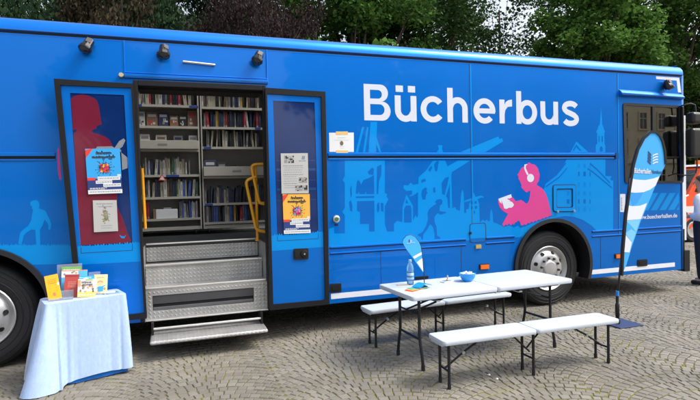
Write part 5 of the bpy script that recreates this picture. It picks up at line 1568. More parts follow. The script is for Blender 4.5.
def cloth(name, hem, flare, amp, pleat, m, seed, zt, lift=None):
    """cloth over the table; flare = outward spread at the hem for (side, front left, front right, back right, back left corner)"""
    per = rr_pts(CL, CW, .03, 72)
    n = len(per)
    q2 = random.Random(seed)
    ph = [q2.uniform(0, 6.28) for _ in range(4)]
    P2 = np.array([(p_[0], p_[1]) for p_ in per])
    ds = np.linalg.norm(np.roll(P2, -1, 0)-P2, axis=1); arc_ = np.concatenate([[0], np.cumsum(ds)[:-1]])
    tot = ds.sum()
    cidx = [i for i, p_ in enumerate(per) if p_[4] == 1]          # back right, back left, front left, front right
    def near(i, c, wd):
        d_ = abs(arc_[i]-arc_[c]); d_ = min(d_, tot-d_)
        return math.exp(-(d_/wd)**2), ((arc_[i]-arc_[c]+tot/2) % tot)-tot/2
    V = []; F = []
    S_ = [-1, -.5, 0, .004, .02, .05, .09, .14, .20, .27, .34, .42, .5, .58, .66, .74, .82, .89, .95, 1.0]
    for s in S_:
        for i, (x, y, nx_, ny_, cw_) in enumerate(per):
            if s < 0:
                k = .35 if s == -1 else .985
                V.append((x*k, y*k, zt+.003*(1-k)+q2.uniform(0, .0012))); continue
            out = flare[0]*s; ww = 0
            for j, fl_ in zip((2, 3, 0, 1), flare[1:]):
                g_, d_ = near(i, cidx[j], .055+.035*s)
                out += fl_*g_*s**.95
                g2, d_ = near(i, cidx[j], .13)
                w_ = g2*min(1, fl_/.12)
                ww = max(ww, w_)
                # the spare cloth of the corner falls in a few sharp pleats
                cr_ = 1-2*abs(((d_/.095+.12*s+.5) % 1)-.5)
                out += w_*pleat*(cr_**1.2+.16*math.sin(d_*150+2*s)-.25)*s**.9
            u_ = arc_[i]
            fold = (math.sin(u_*9+ph[0]+1.1*math.sin(u_*4+ph[3]))*.8+math.sin(u_*19+ph[1]+1.3*math.sin(u_*7))*.35)*(.3+.7*s)+math.sin(u_*33+ph[2]+4*s)*.14*s
            out += amp*fold*s**.9
            h = max(.006, hem+(lift(x, y) if lift else 0)-.04*min(1, ww)+.004*fold)
            z = zt-(zt-h)*s
            if s == 0: z = zt-.003
            V.append((x+nx_*(out+.003), y+ny_*(out+.003), z))
    R_ = len(V)//n
    V.append((0, 0, zt+.003)); F += [(len(V)-1, (i+1) % n, i) for i in range(n)]
    for r_ in range(R_-1):
        F += [(r_*n+i, r_*n+(i+1) % n, (r_+1)*n+(i+1) % n, (r_+1)*n+i) for i in range(n)]
    b = MB(); b.add(V, F)
    o = b.build(name, m, None, smooth=True)
    o.location = (CX, CY, 0); o.rotation_euler = (0, 0, CA)
    return o
tag(cloth('tablecloth', .045, (.020, .15, .03, .06, .12), .009, .085, VC, 4, CT, lambda x, y: max(0, x+.1)*.05), 'pale ice blue velvet cloth draped to the ground over a small table', 'tablecloth')
tag(cloth('under_cloth', .008, (-.004, .0, .0, .0, .0), .001, .0, mat('strong blue cotton', (.01, .16, .60), .8, 0, 0, .08, 8), 6, CT-.031), 'strong blue under cloth showing below the velvet tablecloth', 'tablecloth')

ACR = glass('clear acrylic', (.90, .92, .95), .9, 1.45)
_t = ACR.node_tree; _m = _t.nodes.new('ShaderNodeMixShader'); _m.inputs[0].default_value = .22
_d = _t.nodes.new('ShaderNodeBsdfDiffuse'); _d.inputs[0].default_value = (.62, .70, .82, 1)
_o = _t.nodes['Material Output']; _s = _o.inputs[0].links[0].from_socket
_t.links.new(_s, _m.inputs[1]); _t.links.new(_d.outputs[0], _m.inputs[2]); _t.links.new(_m.outputs[0], _o.inputs[0])
def lean_book(name, label, x, y, rz, lean, wd, hh, th, cols, art, roll=0, z=CT+.005, grp='children\'s books on the display table'):
    t_ = thing(name, label, 'book', (x, y, z), 0, grp)
    t_.rotation_euler = (lean, roll, rz)
    b = MB().box(-wd/2, wd/2, 0, .0025, 0, hh).box(-wd/2, wd/2, th-.0025, th, 0, hh).box(-wd/2, -wd/2+.003, .0026, th-.0026, 0, hh)
    b.build('cover', cols[0], t_, bevel=.001)
    MB().box(-wd/2+.0032, wd/2-.003, .0027, th-.0027, .003, hh-.003).build('pages', PAGES, t_)
    art(t_, wd, hh)
    return t_
def blob(b, cx_, cz_, rx, rz, y, mi=0, n=14):
    b.add([(cx_+rx*math.cos(a), y, cz_+rz*math.sin(a)) for a in np.linspace(0, 2*PI, n+1)[:-1]], [tuple(range(n))], mi)
def rectf(b, x0, x1, z0, z1, y, mi=0): b.add([(x0, y, z0), (x1, y, z0), (x1, y, z1), (x0, y, z1)], [(0, 1, 2, 3)], mi)
def dashes(b, x0, x1, z, h, y, mi, seed):
    q2 = random.Random(seed); x = x0
    while x < x1:
        wv = q2.uniform(.004, .012); rectf(b, x, min(x+wv, x1), z, z+h*q2.uniform(.7, 1), y, mi); x += wv+.0025
YC = mat('egg yellow cover', (.82, .42, .012), .4, 0, .3, .05)
RC = mat('brick red cover', (.42, .055, .045), .5, 0, .2, .1)
BC = mat('cyan blue cover', (.02, .42, .82), .4, 0, .3, .05)
CRC = mat('cream cover', (.76, .62, .30), .45, 0, .2, .05)
GC = mat('leaf green cover', (.20, .42, .09), .45, 0, .2, .2, 30)
def art_yellow(t_, wd, hh):
    b = MB(); y = -.0006
    for k in range(3): dashes(b, -wd*.3, wd*.34, hh*(.80-.07*k), .007, y, 0, k)
    for a in np.linspace(0, PI, 9): blob(b, .0+.028*math.cos(a), hh*.34+.075*math.sin(a), .003, .004, y, 0, 6)
    blob(b, .002, hh*.22, .012, .016, y-.0003, 1)
    b.build('cover_print', [mat('ochre print', (.50, .20, .01), .5), mat('coral print', (.75, .18, .10), .5)], t_)
    b = MB(); rectf(b, wd*.36, wd*.5, hh*.55, hh*.66, -.0009); b.build('sticker', WHITEP, t_)
lean_book('picture_book', 'egg yellow hardback leaning at the wheel end of the velvet table', -1.0, -.575, .10, -.26, .105, .225, .022, [YC], art_yellow, -.16)
def art_red(t_, wd, hh):
    b = MB(); y = -.0006
    rectf(b, -wd*.46, wd*.46, hh*.90, hh*.96, y, 0)
    for k in range(4): dashes(b, -wd*.25, wd*.3, hh*(.66-.07*k), .006, y, 1, k+7)
    blob(b, 0, hh*.25, .02, .03, y, 0)
    b.build('cover_print', [mat('dark red print', (.26, .03, .03), .5), mat('pale pink print', (.6, .3, .25), .5)], t_)
lean_book('picture_book', 'brick red hardback between the yellow and the cyan blue book', -.885, -.525, .0, -.22, .118, .208, .02, [RC], art_red, .06)
def art_blue(t_, wd, hh):
    b = MB(); blob(b, wd*.1, hh*.8, .03, .018, -.0006, 0); dashes(b, -wd*.4, wd*.4, hh*.9, .008, -.0006, 0, 4)
    b.build('cover_print', [mat('white print', (.7, .72, .74), .5)], t_)
lean_book('picture_book', 'cyan blue picture book behind the white and yellow one', -.782, -.520, -.02, -.22, .155, .185, .012, [BC], art_blue, .03)
def art_pic(t_, wd, hh):
    q2 = random.Random(3); b = MB(); y = -.0006
    rectf(b, -wd*.5, wd*.5, 0, hh*.30, y, 0)
    for k in range(24): blob(b, q2.uniform(-.42, .42)*wd, hh*q2.uniform(.30, .66), q2.uniform(.006, .014), q2.uniform(.006, .014), y-.0002*(1+k % 5), q2.choice((1, 1, 1, 2, 3, 4)), 10)
    for k in range(6): blob(b, (-.42+.16*k)*wd, hh*.12, .008, .008, y-.0012, 1, 8)
    dashes(b, -wd*.30, wd*.25, hh*.76, .022, y-.0003, 4, 21); dashes(b, -wd*.2, wd*.3, hh*.63, .02, y-.0014, 4, 22)
    rectf(b, -wd*.5, -wd*.34, hh*.62, hh*.95, y-.0002, 3); rectf(b, -wd*.1, wd*.3, hh*.92, hh*.98, y-.0002, 5)
    b.build('cover_print', [mat('sunny yellow print', (.80, .56, .12), .5), mat('white print', (.7, .72, .74)), mat('grey brown print', (.22, .19, .15), .5), mat('salmon print', (.75, .30, .16), .5), mat('soft black print', (.10, .10, .12), .5), mat('green print', (.2, .4, .1), .5)], t_)
lean_book('picture_book', 'white picture book crowded with small animals on yellow ground', -.750, -.565, .05, -.24, .150, .162, .012, [mat('white picture cover', (.72, .70, .62), .45, 0, .2, .03)], art_pic, .05)
def art_cream(t_, wd, hh):
    b = MB(); y = -.0006
    blob(b, -.004, hh*.52, .020, .018, y-.0003, 0); blob(b, -.004, hh*.60, .024, .016, y-.0001, 1)
    b.add([(-.024, y-.0004, hh*.12), (.022, y-.0004, hh*.12), (.024, y-.0004, hh*.34), (.042, y-.0004, hh*.42), (.038, y-.0004, hh*.46), (.016, y-.0004, hh*.40), (-.022, y-.0004, hh*.38), (-.034, y-.0004, hh*.28), (-.028, y-.0004, hh*.25), (-.022, y-.0004, hh*.3)], [tuple(range(10))], 2)
    dashes(b, -wd*.3, wd*.25, hh*.82, .008, y, 3, 5); blob(b, .034, hh*.26, .010, .014, y, 4)
    b.build('cover_print', [mat('skin print', (.78, .50, .33), .5), mat('ginger print', (.70, .26, .12), .5), mat('jumper blue print', (.04, .32, .70), .5), mat('grey print', (.25, .25, .27)), mat('tan print', (.40, .26, .12), .5)], t_)
lean_book('picture_book', 'cream picture book with a child in a blue jumper on its cover', -.648, -.462, .12, -.20, .115, .180, .012, [CRC], art_cream, .07)
def art_green(t_, wd, hh):
    b = MB(); dashes(b, -wd*.42, wd*.42, hh*.86, .016, -.0006, 0, 14); dashes(b, -wd*.4, wd*.3, hh*.76, .008, -.0006, 0, 15)
    b.build('cover_print', [mat('white print', (.7, .72, .74))], t_)
lean_book('picture_book', 'leaf green book upright at the back in an acrylic stand', -.905, -.400, -.02, -.14, .165, .262, .012, [GC], art_green, .03)
def art_lb(t_, wd, hh):
    b = MB(); q2 = random.Random(5); rectf(b, -wd*.5, wd*.15, hh*.72, hh, -.0006, 0)
    for k in range(7): blob(b, q2.uniform(-.4, .1)*wd, hh*q2.uniform(.75, .96), .009, .009, -.0009-.0002*k, 1+k % 3, 8)
    rectf(b, -wd*.5, wd*.5, hh*.965, hh, -.0008, 2)
    b.build('cover_print', [mat('white print', (.7, .72, .74)), mat('grey print', (.25, .25, .27)), mat('salmon print', (.75, .30, .16)), mat('green print', (.2, .4, .1))], t_)
lean_book('picture_book', 'wide pale blue book with a white top corner behind the red book', -.872, -.450, -.02, -.18, .215, .235, .012, [mat('light blue cover', (.10, .48, .80), .45, 0, .2, .05)], art_lb, .03)
def stand(x, y, rz, wd, hh, label, lean=-.12):
    t_ = thing('acrylic_stand', label, 'book stand', (x, y, CT+.005), rz, 'acrylic book stands')
    o = MB().box(-wd/2, wd/2, .0, .003, 0, hh).build('back_plate', ACR, t_); o.rotation_euler = (lean, 0, 0)
    MB().box(-wd/2, wd/2, -.08, -.0005, 0, .003).build('foot_plate', ACR, t_)
    MB().box(-wd/2, wd/2, -.083, -.0801, 0, .022).build('lip', ACR, t_)
    return t_
ACR2 = ACR
stand(-.915, -.375, 0, .21, .285, 'tall clear acrylic stand behind the green book')
stand(-.70, -.40, .1, .10, .20, 'small clear acrylic stand behind the cream book')
stand(-.955, -.535, .08, .19, .07, 'low clear acrylic stand at the foot of the yellow book')
for i, (x, y, rz, m, lb) in enumerate([(-.560, -.470, .25, mat('leaflet pale grey', (.55, .58, .60), .4), 'pale grey leaflet lying flat at the step end of the velvet table'), (-.548, -.462, .38, mat('leaflet blue', (.08, .25, .55), .4), 'blue edged leaflet on top of the pale one'), (-.575, -.455, .05, WHITEP, 'white leaflet, topmost of the flat pile on the velvet table')]):
    o = MB().box(-.055, .055, -.036, .036, 0, .003).build('leaflet', m); o.location = (x, y, CT+.0045+.0034*i); o.rotation_euler = (0, 0, rz)
    tag(o, lb, 'leaflet', 'flat leaflets on the velvet table')

# ------------------------------------------------------------------ trees
def leaf_cloud(centers, n, size, seed, droop=0, flat=.0):
    """n small leaf faces gathered round the given clump centres (x,y,z,r)"""
    g_ = np.random.default_rng(seed)
    C = np.array([c[:3] for c in centers]); rr = np.array([c[3] for c in centers])
    pr_ = rr**2.2; pr_ = pr_/pr_.sum()
    idx = g_.choice(len(C), n, p=pr_)
    d_ = g_.normal(size=(n, 3)); d_ /= np.linalg.norm(d_, axis=1)[:, None]
    rad = g_.random(n)**(1/2.2)
    P = C[idx] + d_*(rad*rr[idx])[:, None]*np.array([1, 1, .8])
    if droop: P[:, 2] -= droop*np.abs(g_.normal(size=n))*rr[idx]
    nrm = g_.normal(size=(n, 3)); nrm[:, 2] = np.abs(nrm[:, 2])+.5; nrm /= np.linalg.norm(nrm, axis=1)[:, None]
    a = g_.normal(size=(n, 3)); a -= nrm*(a*nrm).sum(1)[:, None]; a /= np.linalg.norm(a, axis=1)[:, None]
    if droop:
        a = np.tile([0, 0, -1.], (n, 1)) + g_.normal(size=(n, 3))*.35
        a /= np.linalg.norm(a, axis=1)[:, None]
        nrm = np.cross(a, g_.normal(size=(n, 3))); nrm /= np.linalg.norm(nrm, axis=1)[:, None]
    b_ = np.cross(nrm, a)
    s = size*g_.uniform(.6, 1.35, n)[:, None]
    wf = (.30 if droop else .52)
    bend = nrm*s*.18
    V = np.empty((n, 4, 3))
    V[:, 0] = P - a*s*.6; V[:, 1] = P + b_*s*wf - bend; V[:, 2] = P + a*s*.7; V[:, 3] = P - b_*s*wf - bend
    return V.reshape(-1, 3)
def quads_obj(name, V, m, parent):
    n = len(V)//4
    me = bpy.data.meshes.new(name)
    me.vertices.add(len(V)); me.vertices.foreach_set('co', V.astype(np.float32).ravel())
    me.loops.add(n*4); me.loops.foreach_set('vertex_index', np.arange(n*4, dtype=np.int32))
    me.polygons.add(n); me.polygons.foreach_set('loop_start', np.arange(0, n*4, 4, dtype=np.int32))
    me.update(calc_edges=True); me.validate()
    me.materials.append(m)
    o = bpy.data.objects.new(name, me); COL.objects.link(o)
    if parent is not None: o.parent = parent
    return o
BARK = mat('bark', (.060, .045, .033), .95, 0, 0, .4, 9, .6, 30)
def tree(label, x, y, trunk_h, trunk_r, crown, n, size, m, seed, droop=0, nclump=46, gap=.0, name='tree', clump=(.55, 1.05), lean=0, limb=2):
    """crown = (cz, rx, ry, rz) ellipsoid of clumps round limbs"""
    t_ = thing(name, label, 'tree', (x, y, 0), 0, 'trees behind the bus')
    q2 = random.Random(seed)
    cz, rx, ry, rz = crown
    b = MB()
    b.tube([(0, 0, -.1), (.02, 0, trunk_h*.4), (lean*.5, 0, trunk_h*.8), (lean, 0, cz)], [trunk_r*1.25, trunk_r, trunk_r*.8, trunk_r*.35], 12)
    cen = []
    for i in range(nclump):
        while True:
            d_ = Vector((q2.uniform(-1, 1), q2.uniform(-1, 1), q2.uniform(-1, 1)))
            if d_.length <= 1: break
        d_ *= (.55+.45*q2.random())/max(d_.length, .2) if q2.random() < .7 else 1
        c = Vector((d_.x*rx, d_.y*ry, cz+d_.z*rz))
        r = q2.uniform(*clump)
        cen.append((c.x, c.y, c.z, r))
        if i % limb == 0:
            s0 = Vector((lean*.6, 0, trunk_h*q2.uniform(.55, 1.0)+.2))
            mid = s0.lerp(c, .5)+Vector((q2.uniform(-.2, .2), q2.uniform(-.2, .2), q2.uniform(.0, .4)))
            b.tube([s0, mid, c], [trunk_r*.32, trunk_r*.2, trunk_r*.06], 6)
    b.build('trunk', BARK, t_, smooth=True)
    quads_obj('crown', leaf_cloud(cen, n, size, seed, droop), m, t_)
    return t_
G_DARK = island_mat('dark blue green needles', [(.013, .030, .016), (.020, .044, .020), (.034, .064, .026), (.016, .036, .018)], .7, transl=.15)
G_COPPER = island_mat('grey brown purple leaves', [(.030, .018, .019), (.044, .028, .027), (.022, .015, .016), (.060, .042, .036)], .55, transl=.2)
G_BROWN = island_mat('withered brown sprays', [(.045, .034, .020), (.022, .018, .012), (.085, .066, .038), (.014, .014, .010)], .8, transl=.2)
G_MID = island_mat('mid green leaves', [(.030, .078, .016), (.056, .130, .024), (.024, .060, .016), (.10, .20, .035)], .5, transl=.3)
G_DEEP = island_mat('deep green leaves', [(.022, .054, .017), (.036, .084, .023), (.018, .042, .015), (.062, .125, .032)], .55, transl=.25)
G_BRIGHT = island_mat('fresh green maple leaves', [(.070, .165, .032), (.115, .23, .045), (.055, .135, .028), (.15, .28, .065)], .5, transl=.35)

tree('dark conifer with drooping twigs behind the rear of the bus', -2.3, 8.5, 3.5, .28, (5.6, 3.4, 1.8, 2.6), 60000, .092, G_DARK, 1, droop=.5, nclump=90)
tree('dark conifer between the brown tree and the copper beech', 1.1, 10.0, 3.5, .26, (6.0, 2.8, 1.8, 2.8), 52000, .095, G_DARK, 2, droop=.4, nclump=70)
tree('brown withered conifer drooping over the bus roof', -1.1, 6.4, 3.2, .14, (5.55, .85, .9, 1.5), 7000, .075, G_BROWN, 3, droop=.8, nclump=22, clump=(.25, .5))
tree('purple grey copper beech above the entrance doors', 2.2, 7.0, 3.4, .18, (5.5, 1.5, 1.2, 1.35), 15000, .06, G_COPPER, 4, droop=.25, nclump=50, clump=(.25, .55))
tree('mid green tree beside the copper beech', 6.2, 11.5, 4.0, .25, (7.0, 2.6, 1.9, 2.8), 24000, .115, G_MID, 5, nclump=60)
tree('deep green tree above the white lettering', 9.2, 13.5, 4.0, .28, (7.9, 3.5, 1.9, 3.2), 27000, .12, G_DEEP, 6, nclump=84, clump=(.55, 1.05))
tree('thin crowned tree with the sky showing through', 15.8, 16.5, 5.0, .09, (10.4, 4.6, 2.0, 3.8), 11000, .12, G_DEEP, 7, nclump=96, clump=(.35, .9), limb=7)
tree('fresh green maple behind the front of the bus', 16.2, 10.8, 4.2, .26, (7.2, 2.4, 1.9, 3.0), 30000, .125, G_BRIGHT, 8, nclump=80, clump=(.4, .85))
tree('deep green tree with a thick trunk beyond the cab', 22.0, 12.2, 8.5, .42, (9.4, 3.6, 2.2, 3.6), 24000, .13, G_MID, 9, nclump=70)
tree('dark low branched tree filling the gap behind the orange van', 24.5, 13.6, 2.5, .2, (4.6, 3.0, 1.6, 3.6), 20000, .16, G_DEEP, 10, nclump=60)
tree('deep green low tree behind the bus mirrors', 30.5, 15.0, 2.5, .2, (5.0, 4.0, 1.8, 4.2), 16000, .19, G_DEEP, 11, nclump=60)
def shrub(label, x, y, rx, ry, h, n, m, seed, name='shrub', size=.13):
    t_ = thing(name, label, 'shrub', (x, y, 0), 0, 'shrubs behind the bus')
    q2 = random.Random(seed)
    b = MB(); cen = []
    for i in range(24):
        c = (q2.uniform(-rx, rx), q2.uniform(-ry, ry), q2.uniform(.3, 1)*h)
        cen.append((c[0], c[1], c[2]*.9, q2.uniform(.35, .65)))
        b.tube([(c[0]*.3, c[1]*.3, -.05), (c[0]*.7, c[1]*.7, c[2]*.5), c], [.03, .02, .008], 5)
    b.build('stem', BARK, t_)
    quads_obj('foliage', leaf_cloud(cen, n, size, seed), m, t_)
shrub('light green shrub just above the bus roof, near the copper beech', 3.7, 6.2, .6, .6, 5.45, 4200, G_BRIGHT, 31)
shrub('light green shrub showing above the first letter', 4.95, 6.6, .55, .6, 5.75, 4200, G_BRIGHT, 32)
# clipped hedge along the square
def hedge(label, x0, x1, y, h, seed):
    t_ = thing('hedge', label, 'hedge', ((x0+x1)/2, y, 0), 0, 'hedges behind the square')
    g_ = np.random.default_rng(seed)
    L_ = x1-x0
    cen = [(g_.uniform(-L_/2, L_/2), g_.uniform(-.5, .5), g_.uniform(.1, h-.3), g_.uniform(.4, .7)) for _ in range(int(L_*9))]
    MB().box(-L_/2+.2, L_/2-.2, -.35, .35, .05, h-.35).build('branches', mat('dark hedge twigs', (.012, .016, .010), .95, 0, 0, .5, 6), t_)
    quads_obj('foliage', leaf_cloud(cen, int(L_*520), .18, seed), G_DEEP, t_)
hedge('long dark hedge behind the whole bus', -9, 13.5, 15.2, 3.6, 41)
hedge('tall dark hedge beyond the front of the bus', 15, 36, 15.5, 4.8, 42)

# ------------------------------------------------------------------ stone building across the square (seen in the cab window)
SAND = mat('pale sandstone', (.62, .53, .38), .85, 0, 0, .15, .8, .2, 6)
WINM = mat('dark window glass', (.02, .025, .03), .06, 0, .6, .2, .3)
fb = thing('stone_building', 'long sandstone building across the square, mirrored in the cab window', 'building', (64, -44, 0))
MB().box(-38, 38, -6, 0, 0, 15).build('facade', SAND, fb)
MB().box(-38.2, 38.2, .0005, .35, 3.9, 4.2).build('cornice', SAND, fb)
MB().box(-38.3, 38.3, .0005, .6, 14.6, 15.2).build('cornice', SAND, fb)
MB().box(-38.4, 38.4, -6.2, .3, 15.21, 18.2).build('roof', mat('slate roof', (.07, .075, .08), .7, 0, 0, .2, 2), fb)
wz = MB().box(-.55, .55, .004, .05, 0, 1.9).build('window', WINM, fb)
wf = MB().box(-.75, -.56, .001, .14, -.1, 2.1).box(.56, .75, .001, .14, -.1, 2.1).box(-.559, .559, .001, .14, 1.91, 2.1).box(-.85, .85, .001, .2, -.25, -.101).box(-.04, .04, .052, .09, 0, 1.9).box(-.55, .55, .0525, .0895, 1.2, 1.28).build('frame', SAND, wz)
# unseen trees added across the square to shape reflections in paint and glass
for i, (x, y, s_) in enumerate(((-13, -24, 1), (-3, -27, 2), (9, -23, 3), (17, -28, 4), (28, -25, 5))):
    tt = tree(('unseen green tree added for reflections opposite the rear wheel', 'unseen green tree added for reflections opposite the entrance steps', 'unseen green tree added for reflections opposite the folding table', 'unseen green tree added for reflections opposite the front wheel', 'unseen green tree added for reflections before the sandstone building')[i], x, y, 4, .25, (7.0, 3.4, 2.8, 3.4+.5*(i%2)), 3800, .42, G_MID, 60+i, nclump=34, clump=(.8, 1.3))
    tt['group'] = 'unseen trees added for reflections'
k = 0
for fl_ in (1.2, 5.0, 8.3, 11.6):
    for i in range(24):
        x = -35.5+i*3.08
        if k == 0: o = wz
        else:
            o = wz.copy(); COL.objects.link(o); c = wf.copy(); COL.objects.link(c); c.parent = o
        o.location = (x, 0, fl_); o.parent = fb; k += 1

# ------------------------------------------------------------------ orange van beyond the bus
VO = mat('signal orange paint', (.85, .085, .012), .3, 0, .6, .03)
VW = mat('white van paint', (.72, .73, .74), .3, 0, .5, .03)
vt = thing('orange_van', 'signal orange van with white roof parked beyond the bus front', 'van', (12.5, 4.5, 0))
side = [(0, .35), (0, .95), (.06, 1.12), (.75, 1.30), (1.25, 1.98), (1.42, 2.06), (4.7, 2.06), (4.75, 1.9), (4.78, .35)]
MB().prism([(x, 0, z) for x, z in side], (0, 1.85, 0)).build('body', VO, vt, bevel=.04, seg=3)
MB().prism([(1.30, .03, 2.062), (1.45, .03, 2.12), (4.66, .03, 2.12), (4.70, .03, 2.062)], (0, 1.79, 0)).build('roof', VW, vt, bevel=.02)
for pts in ([(.95, 1.36), (1.35, 1.90), (1.95, 1.90), (1.95, 1.32)], [(2.05, 1.32), (2.05, 1.90), (3.1, 1.90), (3.1, 1.32)], [(3.2, 1.32), (3.2, 1.90), (4.5, 1.90), (4.5, 1.32)]):
    MB().prism([(x, -.006, z) for x, z in rounded(pts, .08)], (0, .0055, 0)).build('window', WINM, vt)
MB().prism([(.80, .12, 1.345), (1.245, .12, 1.965), (1.245, 1.73, 1.965), (.80, 1.73, 1.345)], (-.012, 0, .008)).build('windscreen', WINM, vt)
MB().box(.0, 4.78, -.004, -.0005, .80, .98).build('stripe', VW, vt)
MB().box(-.06, .12, -.02, 1.87, .30, .62).build('bumper', BLACKP, vt, bevel=.03)
for sy in (.05, 1.5): MB().box(-.012, .10, sy, sy+.3, .78, .98).build('headlight', mat('headlight glass', (.6, .62, .65), .1, 0, .8), vt, bevel=.02)
MB().lathe([(.07, 0), (.075, .02), (.065, .12), (.0, .13)], (1.75, .5, 2.121), 'z', 14).build('beacon', ORANGE, vt, smooth=True)
for x in (.9, 3.8):
    for y in (.0, 1.65):
        w_ = bpy.data.objects.new('wheel', None); COL.objects.link(w_); w_.parent = vt; w_.location = (x, y-.01, .34)
        MB().lathe([(.22, 0), (.30, -.005), (.335, .03), (.335, .19), (.30, .215), (.22, .21)], (0, 0, 0), 'y', 28, cap=False).build('tyre', TYRE, w_, smooth=True)
        MB().lathe([(.225, .01), (.21, .0), (.12, .02), (.05, .005), (0, .0)], (0, 0, 0), 'y', 24, cap=False).build('rim', SILVER, w_, smooth=True)

# ------------------------------------------------------------------ person in front of the bus
def skin_body(name, verts, edges, radii, m, parent=None, levels=2):
    me = bpy.data.meshes.new(name); me.from_pydata(verts, edges, []); me.materials.append(m)
    o = bpy.data.objects.new(name, me); COL.objects.link(o)
    if parent is not None: o.parent = parent
    sk = o.modifiers.new('skin', 'SKIN'); sk.use_smooth_shade = True
    for v, r in zip(me.skin_vertices[0].data, radii): v.radius = r if isinstance(r, tuple) else (r, r)
    me.skin_vertices[0].data[0].use_root = True
    ss = o.modifiers.new('sub', 'SUBSURF'); ss.levels = levels; ss.render_levels = levels
    return o
SKIN = mat('skin', (.52, .30, .21), .55, 0, 0, .08, 12)
SHIRT = mat('white shirt cotton', (.70, .72, .78), .85, 0, 0, .05, 10, .35, 22)
TROU = mat('dark trousers cloth', (.012, .014, .022), .85, 0, 0, .2, 14, .3, 26)
HAIR = mat('dark brown hair', (.035, .022, .014), .6, 0, 0, .3, 40, .4, 120)
SHOE = mat('black shoe leather', (.010, .010, .011), .4, 0, .2)
pm = thing('person', 'person in a white shirt and dark trousers standing before the bus front', 'person', (8.12, .28, 0), R(200))
# facing local -y ; pelvis root
V = [(0, 0, .96), (0, .01, 1.12), (0, .0, 1.30), (0, .01, 1.42), (0, .0, 1.50), (0, -.02, 1.57), (0, -.02, 1.66), (0, -.02, 1.745),
     (-.10, 0, .90), (-.11, -.02, .52), (-.12, .02, .09), (.10, 0, .90), (.11, .01, .52), (.12, .04, .09),
     (-.185, .01, 1.40), (-.255, .05, 1.13), (-.20, -.15, 1.10), (-.175, -.22, 1.10),
     (.185, .01, 1.40), (.255, .05, 1.13), (.20, -.15, 1.10), (.175, -.22, 1.10), (-.12, -.10, .05), (.12, -.08, .05)]
E = [(0, 1), (1, 2), (2, 3), (3, 4), (4, 5), (5, 6), (6, 7), (0, 8), (8, 9), (9, 10), (0, 11), (11, 12), (12, 13), (3, 14), (14, 15), (15, 16), (16, 17), (3, 18), (18, 19), (19, 20), (20, 21), (10, 22), (13, 23)]
Rd = [(.125, .095), (.12, .09), (.15, .11), (.12, .085), .052, .062, (.078, .092), (.055, .065), .085, .058, .040, .085, .058, .040, .055, .042, .030, .034, .055, .042, .030, .034, .035, .035]
skin_body('body', V, E, Rd, SKIN, pm)
skin_body('shirt', [(0, 0, .86), V[1], V[2], V[3], (0, .0, 1.47), V[14], V[15], (-.215, -.10, 1.105), V[18], V[19], (.215, -.10, 1.105)], [(0, 1), (1, 2), (2, 3), (3, 4), (3, 5), (5, 6), (6, 7), (3, 8), (8, 9), (9, 10)], [(.18, .14), (.172, .135), (.18, .135), (.15, .108), .065, .085, .072, .056, .085, .072, .056], SHIRT, pm)
skin_body('trousers', [(0, 0, .95), (-.10, 0, .88), (-.115, -.02, .52), (-.122, .02, .07), (.10, 0, .88), (.115, .01, .52), (.122, .04, .07), (0, .005, 1.13)], [(0, 1), (1, 2), (2, 3), (0, 4), (4, 5), (5, 6), (0, 7)], [(.16, .13), .105, .082, .072, .105, .082, .072, (.152, .118)], TROU, pm)
for sx, y in ((-1, .02), (1, .04)):
    skin_body('shoe', [(sx*.122, y+.03, .045), (sx*.122, y-.06, .045), (sx*.126, y-.17, .035)], [(0, 1), (1, 2)], [.045, .046, .036], SHOE, pm)
hb = MB(); hv = []; hf = []
NU, NV = 28, 16
for j in range(NV+1):
    th = PI*.72*j/NV
    for i in range(NU):
        ph_ = 2*PI*i/NU
        k_ = 1+.015*math.sin(9*ph_+3*th)
        hv.append((.089*math.sin(th)*math.cos(ph_)*k_, -.006+.108*math.sin(th)*math.sin(ph_)*k_, 1.662+.104*math.cos(th)*k_))
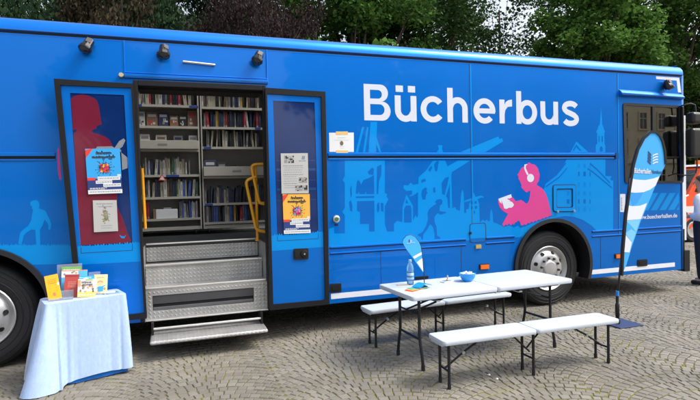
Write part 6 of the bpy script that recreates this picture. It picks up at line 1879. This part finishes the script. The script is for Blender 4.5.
for j in range(NV):
    for i in range(NU):
        q_ = (j*NU+i, j*NU+(i+1) % NU, (j+1)*NU+(i+1) % NU, (j+1)*NU+i)
        yc_ = sum(hv[k][1] for k in q_)/4; zc_ = sum(hv[k][2] for k in q_)/4
        if zc_ > 1.70-.9*min(max(yc_+.05, -.02), .12): hf.append(q_)
hb.add(hv, hf); hb.build('hair', HAIR, pm, smooth='all')
b = MB()
for sx in (-1, 1): b.lathe([(0, -.006), (.009, -.004), (.011, 0), (0, .002)], (sx*.032, -.108, 1.665), 'y', 10)
b.build('eyes', WHBAR, pm)
b = MB()
for sx in (-1, 1): b.lathe([(0, -.002), (.0045, -.001), (0, .0)], (sx*.032, -.1145, 1.665), 'y', 8)
b.build('pupils', INK, pm)
skin_body('nose', [(0, -.10, 1.665), (0, -.125, 1.625), (0, -.112, 1.612)], [(0, 1), (1, 2)], [.010, .014, .009], SKIN, pm)
MB().box(-.024, .024, -.112, -.100, 1.588, 1.598).build('mouth', mat('lips', (.40, .14, .12), .5), pm, bevel=.004)
for sx in (-1, 1): MB().lathe([(0, -.008), (.018, -.005), (.022, 0), (0, .006)], (sx*.080, -.01, 1.645), 'x', 10).build('ear', SKIN, pm, smooth=True)
def hand(sx):
    """hand reaching forward from the wrist, palm turned inwards, fingers a little curled"""
    wx, wy, wz = sx*.172, -.225, 1.10
    palm = skin_body('hand', [(wx, wy, wz), (wx-.008*sx, wy-.045, wz), (wx-.014*sx, wy-.085, wz-.003)], [(0, 1), (1, 2)], [(.024, .026), (.016, .036), (.014, .038)], SKIN, pm)
    for o_, ln in ((.029, .066), (.010, .076), (-.010, .071), (-.028, .056)):
        skin_body('finger', [(wx-.014*sx, wy-.080, wz+o_), (wx-.022*sx, wy-.085-ln*.45, wz+o_-.003), (wx-.042*sx, wy-.085-ln*.85, wz+o_-.010)], [(0, 1), (1, 2)], [.0095, .0088, .0075], SKIN, palm, 1)
    skin_body('thumb', [(wx-.004*sx, wy-.030, wz+.030), (wx-.016*sx, wy-.058, wz+.052), (wx-.026*sx, wy-.088, wz+.058)], [(0, 1), (1, 2)], [.013, .0105, .009], SKIN, palm, 1)
hand(-1)
hand(1)
